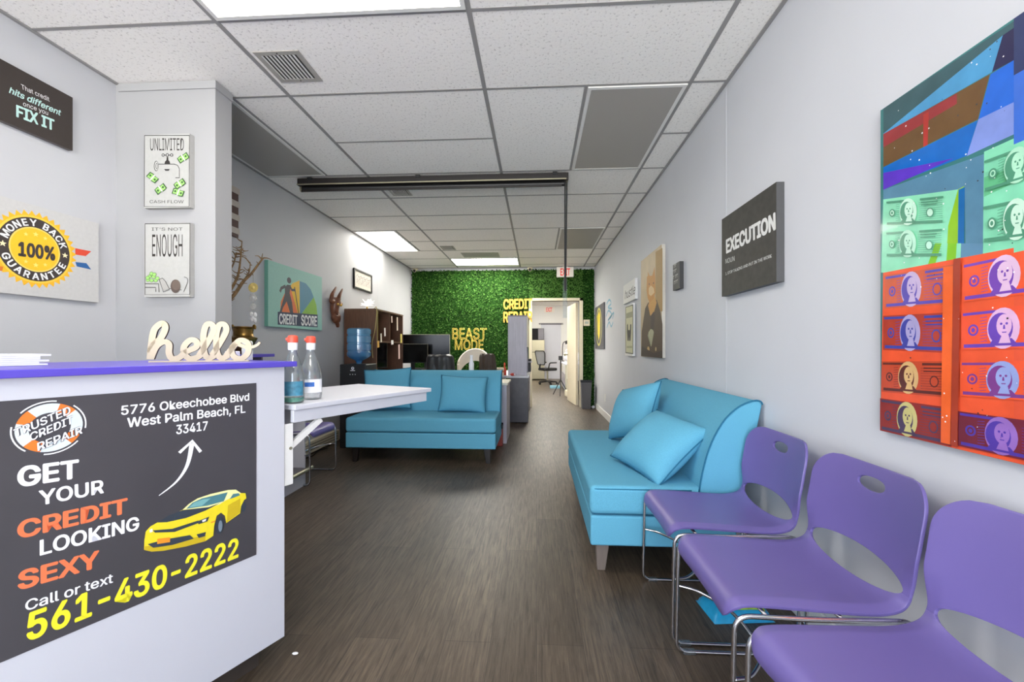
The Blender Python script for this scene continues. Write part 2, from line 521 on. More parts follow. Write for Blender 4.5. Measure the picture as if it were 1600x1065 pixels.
# ------------------------------------------------------------------ the room shell
DX0, DX1, DZ = -0.09, 0.83, 2.06            # doorway in the far wall
BX0, BX1, BY1 = -1.3, 1.45, 16.0            # back room beyond it
struct(boxobj('floor', XL - .2, XR + .5, YF - .2, BY1 + .2, -0.1, 0, M_floor))
struct(boxobj('ceiling', XL - .2, XR + .2, YF - .2, YB + .02, CE, CE + 0.1, M_tile))
struct(boxobj('wall_left', XL - .12, XL, YF, YB, 0, CE, M_wallL))
struct(boxobj('wall_right', XR, XR + .12, YF, YB, 0, CE, M_wallR))
w = MB()
w.box(XL - .12, DX0, YB, YB + .12, 0, CE, M_wallL)
w.box(DX1, XR + .12, YB, YB + .12, 0, CE, M_wallL)
w.box(DX0, DX1, YB, YB + .12, DZ, CE, M_wallL)
struct(w.build('wall_back'))
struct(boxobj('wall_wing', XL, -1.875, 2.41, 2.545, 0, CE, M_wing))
# shop front behind the camera: sill, header, posts and glass
w = MB()
w.box(XL - .12, XL + .1, YF - .1, YF, 0, CE, M_trim); w.box(XR - .1, XR + .12, YF - .1, YF, 0, CE, M_trim)
w.box(XL, XR, YF - .1, YF, 0, .12, M_trim); w.box(XL, XR, YF - .1, YF, 2.62, CE, M_trim)
for x in (-1.3, -.15): w.box(x - .03, x + .03, YF - .1, YF, .12, 2.62, M_trim)
struct(w.build('wall_front'))
pane = glassy('shop_window_glass', (250, 252, 252), 0.03)
for i, (a, b) in enumerate(((XL + .1, -1.33), (-1.27, -.18), (-.12, XR - .1))):
    struct(boxobj('window_%d' % (i + 1), a, b, YF - .055, YF - .045, .12, 2.62, pane))
# back room
w = MB(); w.box(BX0 - .1, BX0, YB + .12, BY1, 0, CE, M_trim)
struct(w.build('wall_back_room_left'))
struct(boxobj('wall_back_room_right', BX1, BX1 + .1, YB + .12, BY1, 0, CE, M_trim))
struct(boxobj('wall_back_room_end', BX0 - .1, BX1 + .1, BY1, BY1 + .1, 0, CE, M_trim))
struct(boxobj('ceiling_back_room', BX0 - .1, BX1 + .1, YB + .12, BY1 + .1, CE, CE + .1, M_tile))
w = MB()
for x in (0.12, 0.94): w.box(x - .04, x + .04, BY1 - .03, BY1, 0, 2.04, M_trim)
w.box(.08, .98, BY1 - .03, BY1, 2.0, 2.06, M_greyd); w.box(.16, .9, BY1 - .02, BY1, 0, 2.0, M_white)
w.cyl((.22, BY1 - .08, 1.0), (.22, BY1 - .02, 1.0), .025, M_steel)
struct(w.build('door_2'))
# hanging ceiling bars
w = MB()
bw, bh = 0.012, 0.003
for x in GX[1:4]: w.box(x - bw, x + bw, YF, YB - .06, CE - bh, CE - .0003, M_bar)
w.box(XL, XL + .02, YF, YB - .06, CE - bh - .004, CE - .0003, M_bar); w.box(XR - .02, XR, YF, YB - .06, CE - bh - .004, CE - .0003, M_bar)
w.box(XL, XR, YB - .09, YB - .06, CE - bh - .004, CE - .0003, M_bar)
for n in range(-8, 11):
    y = row(n)
    segs = [(GX[0], GX[1]), (GX[1], GX[2]), (GX[2], GX[3]), (GX[3], GX[4])]
    if n in (2, 7):      # lengthwise fittings take two rows
        segs[2] = None; segs[0] = (GX[0] + .61, GX[1]) if n == 7 else segs[0]
        if n == 2: segs[0] = None
    for sg in segs:
        if sg: w.box(sg[0], sg[1], y - bw * .8, y + bw * .8, CE - bh + .0009, CE - .0003, M_bar)
for x, n0 in ((0.296, 1), (0.296, 6), (XL + .61, 6), (XL + .59, 1)):
    w.box(x - bw * .8, x + bw * .8, row(n0), row(n0 + 2), CE - bh + .0005, CE - .0003, M_bar)
struct(w.build('trim_1'))
# skirting and door casing
struct(boxobj('baseboard_right', XR - .014, XR - .0005, YF, YB - .06, 0, .11, M_trim, bevel=.004))
struct(boxobj('baseboard_left', XL + .0005, XL + .014, 2.55, YB - .06, 0, .11, M_trim, bevel=.004))
w = MB()
w.box(DX0 - .06, DX0, YB - .075, YB + .13, 0, DZ + .05, M_cream); w.box(DX1, DX1 + .06, YB - .075, YB + .13, 0, DZ + .05, M_cream)
w.box(DX0 - .06, DX1 + .06, YB - .075, YB + .13, DZ, DZ + .05, M_cream)
struct(w.build('trim_2'))
w = MB()
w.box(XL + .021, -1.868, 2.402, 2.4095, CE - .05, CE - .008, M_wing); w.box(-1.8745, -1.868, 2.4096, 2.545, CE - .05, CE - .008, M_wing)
struct(w.build('trim_3'))
w = MB(); w.box(XR - .0015, XR - .0003, 2.62, 2.626, .11, CE - .02, M_wallR); w.box(XL + .0003, XL + .003, 6.62, 6.66, .11, CE - .02, M_wallL)
struct(w.build('trim_4'))
# the open inner door, swung into the back room
w = MB(); ang = math.radians(97)
dv = Vector((math.cos(ang), math.sin(ang), 0)); nv = Vector((-dv.y, dv.x, 0)); hp = Vector((DX1 - .015, YB + .15, 0))
cs = [hp, hp + dv * .88, hp + dv * .88 + nv * .04, hp + nv * .04]
w.add([c + Vector((0, 0, z)) for z in (.01, DZ - .02) for c in cs], [(3, 2, 1, 0), (4, 5, 6, 7), (0, 1, 5, 4), (1, 2, 6, 5), (2, 3, 7, 6), (3, 0, 4, 7)], M_cream)
dr = struct(w.build('door_1'))
w = MB()
hk = hp + dv * .82 + nv * .04 + Vector((0, 0, 1.0))
w.cyl(hk, hk + nv * .05, .012, M_steel); w.ell(hk + nv * .065, (.028, .028, .028), M_steel)
k = w.build('door_knob', dr, smooth=True)

# green wall
w = MB()
def in_wall(x, z): return not (DX0 - .07 < x < DX1 + .07 and z < DZ + .06)
HX0, HX1 = XL + .02, XR - .015
w.box(HX0, DX0 - .062, YB - .02, YB - .001, .01, CE - .05, M_leaf); w.box(DX1 + .062, HX1, YB - .02, YB - .001, .01, CE - .05, M_leaf)
w.box(DX0 - .062, DX1 + .062, YB - .02, YB - .001, DZ + .055, CE - .05, M_leaf)
for i in range(30000):
    x = random.uniform(HX0, HX1); z = random.uniform(.02, CE - .04)
    if not in_wall(x, z): continue
    y = YB - random.uniform(.018, .065); l = random.uniform(.022, .042); wd = l * .6
    a = random.uniform(0, 2 * PI); tlt = random.uniform(-.9, .9)
    d = Vector((math.cos(a), -.9 * math.sin(tlt), math.sin(a))).normalized()
    s_ = Vector((-math.sin(a), math.sin(tlt) * .6, math.cos(a))).normalized()
    p = Vector((x, y, z))
    w.add([p - d * l * .5, p + s_ * wd * .5, p + d * l * .5, p - s_ * wd * .5], [(0, 1, 2, 3)], M_leaf)
hedge = w.build('green_wall_panel', fix=False)
tag(hedge, 'artificial green boxwood hedge covering the whole far wall around the doorway', 'hedge wall')

# ------------------------------------------------------------------ ceiling fittings
def ceiling_light(x0, x1, y0, y1, lit, label, ml=None):
    t = thing('ceiling_light', label, 'ceiling light', ((x0 + x1) / 2, (y0 + y1) / 2, CE), 0, 'lit ceiling lights' if lit else 'unlit ceiling lights')
    a, b = (x1 - x0) / 2 - .012, (y1 - y0) / 2 - .012
    f = MB(); q = .022
    for bx in ((-a, a, -b, -b + q), (-a, a, b - q, b), (-a, -a + q, -b + q, b - q), (a - q, a, -b + q, b - q)):
        f.box(*bx, -.0085, -.001, M_trim)
    f.build('frame', t)
    boxobj('diffuser', -a + q, a - q, -b + q, b - q, -.007, -.003, (ml or M_lit) if lit else M_off, t)
    return t
ceiling_light(GX[1], GX[2], row(-1), row(0), True, 'lit ceiling light panel nearest the camera, cut by the top edge', M_litn)
ceiling_light(XL + .02, XL + .61, row(6), row(8), True, 'lit lengthwise ceiling light touching the left wall', M_litw)
ceiling_light(GX[1], GX[2], row(9), row(10), True, 'lit crosswise ceiling light just before the green wall')
ceiling_light(.296, GX[3], row(1), row(3), False, 'large unlit grey ceiling light near the right wall, in front of the blind')
ceiling_light(.296, GX[3], row(6), row(8), False, 'small looking unlit grey ceiling light at the far right, beyond the blind')
ceiling_light(XL + .02, XL + .59, row(1), row(3), False, 'unlit dark grey ceiling light behind the white wing wall on the left')
# unseen lit panels: one added for brightness behind the camera, two in back room
ceiling_light(GX[2], GX[3], row(-6), row(-5), True, 'unseen lit ceiling light added behind the camera to brighten the room', M_litn)
ceiling_light(-.5, .72, 9.6, 10.2, True, 'lit ceiling light of the back room near the doorway', M_litb)
ceiling_light(-.5, .72, 13.2, 13.8, True, 'lit ceiling light at the far end of the back room', M_litb)

def vent(x0, x1, y0, y1, label, slats=9, along_y=True, name='ceiling_vent'):
    t = thing(name, label, 'air vent', ((x0 + x1) / 2, (y0 + y1) / 2, CE), 0, 'ceiling air vents')
    a, b = (x1 - x0) / 2, (y1 - y0) / 2; q = .028
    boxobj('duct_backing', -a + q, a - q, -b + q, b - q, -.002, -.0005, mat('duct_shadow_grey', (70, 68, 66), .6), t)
    f = MB()
    for bx in ((-a, a, -b, -b + q), (-a, a, b - q, b), (-a, -a + q, -b + q, b - q), (a - q, a, -b + q, b - q)):
        f.box(*bx, -.005, -.001, M_off)
    for yy in (-b + q * .5, b - q * .5): f.cyl((0, yy, -.005), (0, yy, -.0062), .004, M_black, n=8)
    f.build('frame', t)
    for i in range(slats):
        m = MB()
        if along_y:
            x = -a + q + (2 * a - 2 * q) * (i + .5) / slats; wd = (2 * a - 2 * q) / slats * .62
            m.add([(x - wd, -b + q, -.003), (x - wd, b - q, -.003), (x, b - q, -.0075), (x, -b + q, -.0075),
                   (x - wd + .002, -b + q, -.003), (x - wd + .002, b - q, -.003), (x + .002, b - q, -.0075), (x + .002, -b + q, -.0075)],
                  [(0, 1, 2, 3), (7, 6, 5, 4), (0, 3, 7, 4), (1, 5, 6, 2), (2, 6, 7, 3), (0, 4, 5, 1)], M_trim)
        else:
            y = -b + q + (2 * b - 2 * q) * (i + .5) / slats; wd = (2 * b - 2 * q) / slats * .55
            m.box(-a + q, a - q, y - wd / 2, y + wd / 2, -.006, -.003, M_off)
        m.build('slat', t)
vent(-1.50, -1.25, 2.19, 2.45, 'square white ceiling vent nearest the camera, beside the lit panel')
vent(-1.47, -1.27, 4.13, 4.345, 'small ceiling vent just behind the black blind')
vent(-1.49, -1.28, 6.53, 6.80, 'far ceiling vent left of the return grille')
vent(-1.25, -.63, 7.02, 7.38, 'wide return air grille in front of the far lit light', 8, False, 'return_air_grille')

# black roller blind hung from the ceiling
bl = thing('roller_blind', 'black rolled up window blind mounted across the ceiling', 'blind', (-.95, 3.87, CE))
bxl, bxr = -1.245, 1.232
m = MB(); m.box(bxl, bxr, -.045, .045, -.075, -.012, M_blinddk); m.build('headrail', bl, bevel=.004)
m = MB(); m.cyl((bxl + .03, 0, -.096), (bxr - .03, 0, -.096), .021, M_black, n=24); m.build('rolled_fabric', bl, smooth=True)
m = MB(); m.box(bxl, bxr - .02, -.052, -.046, -.074, -.064, M_steel); m.build('front_strip', bl)
m = MB(); m.box(bxl + .03, bxr - .06, -.028, -.016, -.128, -.114, M_blinddk); m.build('bottom_bar', bl)
for x in (bxl + .12, -.12, bxr - .12):
    m = MB(); m.box(x - .03, x + .03, -.03, .03, -.013, -.0065, M_black); m.box(x - .02, x + .02, -.056, -.04, -.03, -.0065, M_black); m.build('ceiling_bracket', bl)
for x in (bxl + .012, bxr - .02):
    m = MB(); m.cyl((x, 0, -.096), (x + .014, 0, -.096), .026, M_steel); m.build('end_cap', bl, smooth=True)
m = MB(); m.tube([(bxr - .03, -.035, -.09), (bxr - .032, -.04, -.6), (bxr - .033, -.04, -1.06)], .006, M_black, 8)
m.tube([(bxr - .014, -.035, -.09), (bxr - .02, -.04, -.6), (bxr - .026, -.04, -1.06)], .006, M_black, 8); m.build('pull_chain', bl)
m = MB(); m.box(bxr - .05, bxr - .012, -.042, -.038, -1.30, -.96, glassy('clear_wand', (236, 240, 242), 0.0, .2)); m.build('chain_tensioner', bl)

# exit signs
def exit_sign(x0, x1, y, z0, z1, label, emit):
    t = thing('exit_sign', label, 'exit sign', ((x0 + x1) / 2, y, z0), 0, 'exit signs')
    a = (x1 - x0) / 2; h = z1 - z0
    m = MB(); m.box(-a, a, -.03, .03, 0, h, mat('exit_sign_plastic', (238, 232, 224), .4)); m.build('housing', t, bevel=.006)
    b = Board(Plane((0, -.0305, 0), (1, 0, 0), (0, -1, 0)))
    b.text('EXIT', (-a * .58, h * .16), (a * .58, h * .16), (-a * .58, h * .84), mat('exit_red', (206, 52, 44), .4, emit=emit), .03, px=False)
    o = b.done('lettering', parent=t); o['label'] = 'red EXIT letters'
    m = MB(); m.box(-.05, .05, -.03, .03, h, h + .012, M_trim); m.build('mounting_plate', t)
exit_sign(.385, .705, 8.28, 2.50, 2.69, 'white exit sign with red letters under the ceiling above the doorway', .35)
exit_sign(.27, .66, 15.94, 2.45, 2.66, 'distant exit sign seen through the doorway over the white back door', .3)

def spot(x, label):
    t = thing('security_spotlight', label, 'spotlight', (x, YB - .075, CE - .05), 0, 'small fittings above the green wall')
    m = MB(); m.box(-.05, .05, -.03, .01, .012, .038, M_cream); m.build('base', t, bevel=.004)
    m = MB(); m.cyl((0, -.012, .02), (0, -.08, -.012), .028, M_cream, .034); m.build('head', t, smooth=True)
    m = MB(); m.cyl((0, -.078, -.011), (0, -.088, -.0155), .026, M_black); m.build('lens', t, smooth=True)
spot(-2.38, 'small white spotlight at the left top corner of the green wall')
spot(-.13, 'small white spotlight above the green wall near the middle')

# ------------------------------------------------------------------ signs and neon on the green wall
w = Board(P_back, .075)
w.text('CREDIT', (787, 483), (832, 482), (787, 468.5), M_gold, .035)
w.k = 0; w.text('REPAIR', (787, 503.5), (832, 502.5), (787, 488), M_gold, .035)
# thickness of the gold letters
vv, ff, mm = list(w.mb.v), list(w.mb.f), list(w.mb.m)
w.mb.add([(x, y + .012, z) for x, y, z in vv], ff, M_gold)
w.done('wall_letters', 'gold CREDIT REPAIR letters on the green wall beside the doorway', 'wall letters')
w = Board(P_back, .08)
w.text('BEAST', (708, 529.5), (761, 529.5), (708, 513), M_neon, 0, outline=.009)
w.text('MODE', (712, 546), (756, 546), (712, 531), M_neon, 0, outline=.009)
w.done('neon_sign', 'yellow outlined BEAST MODE neon sign on the green wall', 'neon sign')
tt = thing('thermostat', 'small white thermostat on the green wall right of the doorway', 'thermostat', (.962, YB - .075, 1.63))
boxobj('case', -.06, .06, -.012, .012, -.06, .06, M_cream, tt, bevel=.006)
boxobj('display', -.035, .035, -.0135, -.0125, -.02, .025, mat('grey_lcd', (170, 176, 166), .3), tt)

# ------------------------------------------------------------------ pictures on the left wall
white = ink(240, 240, 240); dark = ink(54, 46, 42)
def face_left(b, dep): b.P = Plane(P_left.p + P_left.n * (.0015 + dep), P_left.a, P_left.n); b.d = 0
b = Board(P_left); a1 = P_left.st(114, 200)[0]; z0, z1 = 2.213, 2.495
a1 = 2.152; z0, z1 = 2.198, 2.481; b.slab(a1 - .44, a1, z0, z1, .022, dark, ink(90, 84, 80)); face_left(b, .022)
mint = ink(190, 226, 220)
b.text('That credit', (33.75, 138.75), (77.5, 158.75), (32.5, 131), white, .0)
b.text('hits different', (13.75, 144.5), (95.5, 181), (13.75, 135), mint, .02, shear=.25)
b.text('once you', (36, 165), (75, 180), (36, 158), white, .0)
b.text('FIX IT', (25, 181.5), (85, 204), (25, 164), mint, .035)
b.done('canvas_sign', 'dark brown FIX IT canvas high on the left wall', 'wall sign')

b = Board(P_left); a1 = P_left.st(155, 400)[0]
a1 = 2.287; b.slab(a1 - .62, a1, 1.404, 1.85, .022, ink(200, 199, 198)); face_left(b, .022)
c = b.P.st(55.5, 390); pr = (b.P.st(55.5, 340)[1] - b.P.st(55.5, 390)[1]) / 50.0
b.poly([(117.5, 387.5), (142.5, 392.5), (133.75, 400), (117.5, 397.5)], ink(222, 74, 48))
b.poly([(117.5, 409), (135, 411), (142.5, 421), (120, 416)], ink(44, 98, 160))
b.poly([(-5, 412), (14, 412), (14, 423), (-5, 423)], ink(222, 120, 48))
gold = ink(246, 186, 38); ch = ink(62, 54, 52)
star = []
for i in range(72):
    r = (60 if i % 2 else 53) * pr; t = 2 * PI * i / 72; star.append((c[0] + r * math.cos(t), c[1] + r * math.sin(t)))
b.poly(star, gold, False)
b.ellipse(c, 52 * pr, 52 * pr, ink(252, 206, 74), 48, False)
b.ellipse(c, 49 * pr, 49 * pr, ch, 48, False)
b.ellipse(c, 34.5 * pr, 34.5 * pr, ink(250, 214, 110), 48, False)
b.ellipse(c, 32.5 * pr, 32.5 * pr, ink(248, 196, 40), 48, False)
b.arc_text('MONEY BACK', c, 36.5 * pr, 166, 14, 9.8 * pr, white, .03)
b.arc_text('GUARANTEE', c, 36.5 * pr, 197, 343, 9.8 * pr, white, .03, inside=True)
b.text('100%', (28, 398.5), (86, 406), (28, 378), ch, .045)
def star5(q, r, m):
    pts = []
    for i in range(10):
        rr = r if i % 2 == 0 else r * .42; t = PI / 2 + 2 * PI * i / 10; pts.append((q[0] + rr * math.cos(t), q[1] + rr * math.sin(t)))
    b.poly(pts, m, False, True)
b.lay()
for q in ((-41.7, 0), (41.7, 0)): star5((c[0] + q[0] * pr, c[1] + q[1] * pr), 5 * pr, ink(250, 236, 190))
for q, r in (((-13, 21), 3.4), ((0, 24), 4.2), ((13, 21), 3.4), ((-13, -21), 3.4), ((0, -24), 4.2), ((13, -21), 3.4)):
    star5((c[0] + q[0] * pr, c[1] + q[1] * pr), r * pr, ink(252, 226, 120))
b.done('guarantee_sign', 'white money back guarantee canvas with a gold seal on the left wall', 'wall sign')

# two canvases on the wing wall
def wc(x, y, oy): return (220 + x / 7.61, oy + y / 7.61)
blk = ink(50, 46, 44); cv = ink(178, 178, 175); lgreen = ink(150, 202, 110); dgreen = ink(60, 92, 52)
def wing_canvas(z0, z1):
    b = Board(P_wing)
    b.slab(-2.279, -2.002, z0, z1, .034, cv, ink(168, 167, 165)); b.P = Plane(P_wing.p + P_wing.n * .0355, P_wing.a, P_wing.n); b.d = 0
    return b
def note(b, cx, cy, oy, rot, s=1.0):
    q = []
    for dx, dy in ((-62, -28), (-20, -36), (20, -30), (62, -36), (62, 30), (20, 38), (-20, 32), (-62, 38)):
        dx *= s; dy *= s
        q.append(wc(cx + dx * math.cos(rot) - dy * math.sin(rot), cy + dx * math.sin(rot) + dy * math.cos(rot), oy))
    b.poly(q, dgreen)
    q = [tuple(((p[0] - q0[0]) * .82 + q0[0], (p[1] - q0[1]) * .76 + q0[1])) for q0 in [wc(cx, cy, oy)] for p in q]
    b.poly(q, lgreen)
    b.ellipse(wc(cx - 32 * s * math.cos(rot), cy - 32 * s * math.sin(rot), oy), .006 * s, .006 * s, dgreen, 12)
    b.ellipse(wc(cx + 32 * s * math.cos(rot), cy + 32 * s * math.sin(rot), oy), .006 * s, .006 * s, dgreen, 12, same=True)
    b.line([wc(cx + 34 * s * math.sin(rot), cy - 34 * s * math.cos(rot), oy), wc(cx - 34 * s * math.sin(rot), cy + 34 * s * math.cos(rot), oy)], .006 * s, white)
b = wing_canvas(1.962, 2.388); oy = 200
b.line([wc(*p, oy) for p in ((45, 88), (578, 88), (574, 932), (42, 932))], .004, blk, closed=True)
b.text('UNLIMITED', wc(112, 265, oy), wc(512, 265, oy), wc(112, 122, oy), blk, .0)
b.text('CASH FLOW', wc(105, 893, oy), wc(510, 893, oy), wc(105, 857, oy), blk, .0)
b.lay()
fau = [(200, 425), (400, 425), (440, 440), (462, 480), (462, 595), (412, 595), (412, 510), (395, 490), (200, 490)]
b.poly([wc(*p, oy) for p in fau], blk); b.poly([wc(331 + (x - 331) * .955, 508 + (y - 508) * .91 , oy) for x, y in fau], cv)
b.ellipse(wc(185, 452, oy), .014, .03, blk); b.ellipse(wc(187, 452, oy), .0115, .027, cv); b.ellipse(wc(192, 452, oy), .007, .017, blk); b.ellipse(wc(193, 452, oy), .005, .014, cv)
b.poly([wc(*p, oy) for p in ((283, 428), (290, 400), (308, 380), (310, 345), (328, 345), (330, 380), (345, 400), (352, 428))], blk)
b.poly([wc(*p, oy) for p in ((280, 488), (345, 488), (335, 508), (295, 508))], blk)
b.line([wc(265, 322, oy), wc(375, 322, oy)], .004, blk)
for x, r in ((268, .009), (318, .01), (370, .009)):
    b.ellipse(wc(x, 322, oy), r, r, blk, 18); b.ellipse(wc(x, 322, oy), r * .6, r * .6, cv, 18)
for cx, cy, rot in ((508, 355, -.55), (145, 590, .75), (240, 725, -.6), (450, 765, .35), (468, 665, -.55)): note(b, cx, cy, oy, rot, 1.1)
b.done('faucet_canvas', 'UNLIMITED CASH FLOW canvas with a tap, upper of two on the wing wall', 'wall canvas', 'canvases on the wing wall')
b = wing_canvas(1.445, 1.873); oy = 340
b.line([wc(*p, oy) for p in ((50, 72), (585, 68), (582, 912), (50, 914))], .004, blk, closed=True)
b.text("IT'S NOT", wc(130, 153, oy), wc(497, 153, oy), wc(130, 118, oy), blk, .0)
b.text('ENOUGH', wc(135, 460, oy), wc(497, 460, oy), wc(135, 200, oy), blk, .0)
for x, y in ((85, 740), (130, 745), (180, 745), (105, 700), (155, 700), (200, 720), (130, 665), (165, 675), (85, 715)):
    b.ellipse(wc(x, y, oy), .0125, .011, dgreen, 14); b.ellipse(wc(x, y, oy), .0108, .0093, lgreen, 14)
b.line([wc(*p, oy) for p in ((55, 785), (215, 785), (222, 885))], .004, blk); b.line([wc(*p, oy) for p in ((55, 828), (180, 828), (185, 880))], .004, blk)
b.poly([wc(*p, oy) for p in ((225, 735), (262, 718), (300, 760), (340, 840), (275, 880))], ink(170, 168, 164))
b.line([wc(*p, oy) for p in ((225, 735), (262, 718), (300, 760), (340, 840), (490, 860))], .003, blk); b.line([wc(*p, oy) for p in ((225, 735), (275, 885), (350, 850))], .003, blk)
b.line([wc(*p, oy) for p in smooth_path([(520, 705, 0), (555, 720, 0), (562, 760, 0), (540, 820, 0), (515, 880, 0)]) for p in [(p[0], p[1])]], .003, blk)
b.ellipse(wc(418, 815, oy), .03, .039, ink(86, 74, 68)); b.ellipse(wc(425, 800, oy), .025, .03, ink(104, 90, 82))
b.done('armchair_canvas', "IT'S NOT ENOUGH canvas with an armchair, lower of two on the wing wall", 'wall canvas', 'canvases on the wing wall')

# striped flag canvas half hidden behind the wing wall
b = Board(P_left); b.slab(2.95, 3.43, 2.06, 2.44, .02, ink(92, 66, 62))
for i in range(0, 7, 2): b.poly([(2.95, 2.06 + .055 * i + .028), (3.445, 2.06 + .055 * i + .028), (3.445, 2.06 + .055 * (i + .9) + .028), (2.95, 2.06 + .055 * (i + .9) + .028)], ink(196, 186, 178), False, i > 0)
b.done('striped_flag_canvas', 'dark red and pale striped panel high on the left wall, half behind the wing wall', 'wall art')

# credit score canvas
def tc_(x, y): return (340 + x / 5.327, 360 + y / 5.327)
b = Board(P_left); teal = ink(150, 200, 188)
b.slab(3.80, 4.788, 1.347, 1.955, .035, teal, ink(112, 172, 156))
b.P = Plane(P_left.p + P_left.n * .0365, P_left.a, P_left.n); b.d = 0
def pp(l, m, **k): b.poly([tc_(*p) for p in l], m, **k)
pp([(520, 680), (527, 590), (560, 520), (605, 470), (668, 690)], ink(232, 116, 62))
pp([(605, 470), (620, 440), (682, 415), (684, 690), (668, 690)], ink(238, 190, 40), same=True)
pp([(682, 420), (735, 440), (775, 490), (800, 555), (700, 690), (684, 690)], ink(86, 146, 170), same=True)
pp([(800, 555), (822, 620), (830, 700), (700, 692)], ink(138, 190, 70), same=True)
pp([(560, 470), (580, 450), (610, 455), (600, 520), (620, 600), (630, 690), (605, 690), (575, 590), (545, 640), (530, 690), (512, 690), (545, 580), (560, 530)], ink(74, 72, 80))
b.ellipse(tc_(595, 415), .036, .03, ink(74, 72, 80))
b.line([tc_(*p) for p in ((565, 462), (530, 480), (520, 510))], .03, ink(74, 72, 80)); b.line([tc_(*p) for p in ((600, 460), (618, 495), (645, 495))], .026, ink(74, 72, 80))
b.line([tc_(*p) for p in ((640, 470), (676, 700))], .014, ink(60, 58, 66))
pp([(500, 675), (832, 700), (832, 805), (500, 782)], ink(44, 54, 84))
b.text('CREDIT', tc_(512, 774), tc_(664, 783), tc_(512, 692), white, .03); b.text('SCORE', tc_(695, 786), tc_(826, 793), tc_(695, 704), white, .03, same=True)
b.done('credit_score_canvas', 'pale teal CREDIT SCORE canvas with a walking figure on the left wall', 'wall canvas')

# carved horned mask
mk = thing('carved_mask', 'dark carved wooden horned mask hanging on the left wall beside the teal canvas', 'mask', (XL + .004, 5.09, 1.42))
m = MB()
m.ell((.045, .02, .10), (.04, .10, .08), M_carv); m.tube(smooth_path([(.04, .03, .06), (.045, .06, .015), (.04, .075, -.015)]), lambda t: .03 - .014 * t, M_carv)
m.build('lower_face', mk, smooth='all')
m = MB(); m.tube(smooth_path([(.04, .0, .12), (.045, -.02, .19), (.045, -.01, .27), (.04, .0, .32)]), lambda t: .04 + .03 * t, M_carv, 14); m.ell((.05, -.085, .285), (.03, .06, .035), M_carv); m.ell((.055, .095, .275), (.03, .06, .035), M_carv)
m.ell((.092, -.03, .255), (.014, .02, .016), M_gold); m.ell((.092, .05, .25), (.014, .02, .016), M_gold); m.build('brow', mk, smooth='all')
for y0, y1 in ((-.10, .03), (.08, .20)):
    m = MB(); m.tube(smooth_path([(.045, y0, .29), (.05, y0 + .01, .36), (.05, (y0 + y1) / 2, .42), (.045, y1, .475)]), lambda t: .024 * (1 - t) ** .6 + .004, M_carv, 12); m.build('horn', mk, smooth='all')

# small framed print
fr = thing('framed_print', 'small black framed print with line drawing on the left wall above the hutch', 'framed print', (XL + .002, 6.01, 1.96))
def framed(par, hw, h, fw, dep, mf, mp_, scr):
    m = MB()
    for a, b_, c_, d_ in ((-hw, hw, 0, fw), (-hw, hw, h - fw, h), (-hw, -hw + fw, fw, h - fw), (hw - fw, hw, fw, h - fw)):
        m.box(0, dep, a, b_, c_, d_, mf)
    m.build('frame', par, bevel=.003)
    b = Board(Plane((dep * .5, 0, 0), (0, 1, 0), (1, 0, 0)))
    b.poly([(-hw + fw, fw), (hw - fw, fw), (hw - fw, h - fw), (-hw + fw, h - fw)], mp_, False)
    for l, wd, mm in scr: b.line(l, wd, mm, False)
    b.done('print', parent=par)
scr = []
for i in range(9):
    x = -.22 + i * .055
    scr.append(([(p.x, p.y) for p in smooth_path([(x, .08 + .03 * (i % 3), 0), (x + .05, .2 - .02 * (i % 2), 0), (x - .02, .16, 0), (x + .07, .07, 0)], 4)], .006, ink(120, 96, 100)))
framed(fr, .315, .275, .022, .025, M_black, ink(230, 222, 210), scr)

# ------------------------------------------------------------------ pictures on the right wall
def face(b, dep): b.P = Plane(P_right.p + P_right.n * (.0015 + dep), P_right.a, P_right.n); b.d = 0
b = Board(P_right); cb = mat('charcoal_canvas', (62, 60, 56), .6, var=.18, scale=30)
b.slab(-2.598, -2.02, 1.45, 1.904, .035, cb, ink(74, 74, 76)); face(b, .035)
def ec(x, y): return (1080 + x / 4.84, 260 + y / 4.84)
b.text('EXECUTION', ec(264, 655), ec(640, 470), ec(262, 560), ink(226, 226, 224), .045)
b.text('NOUN', ec(260, 735), ec(328, 712), ec(260, 700), ink(214, 214, 212), .0)
b.text('1. STOP TALKING AND PUT IN THE WORK', ec(260, 822), ec(610, 686), ec(260, 802), ink(214, 214, 212), .01)
b.done('execution_canvas', 'dark charcoal EXECUTION canvas on the right wall', 'wall canvas')

b = Board(P_right); b.slab(-3.523, -3.361, 1.607, 1.813, .03, ink(62, 62, 64), ink(48, 48, 50)); face(b, .03)
b.lay()
for r_, (y0_, pat) in enumerate(((1.785, (3, 2)), (1.745, (2, 3)), (1.70, (4, 2)), (1.655, (3, 3)))):
    x = -3.615
    for n_ in pat:
        for q in range(n_):
            b.line([(x, y0_), (x, y0_ + .026)], .006, ink(206, 206, 204), False, same=True); b.line([(x, y0_ + .022), (x + .022, y0_ + .022)], .005, ink(206, 206, 204), False, same=True)
            x += .034
        x += .02
b.done('small_word_block', 'small dark wooden word block on the right wall beside the cat portrait', 'wall sign')

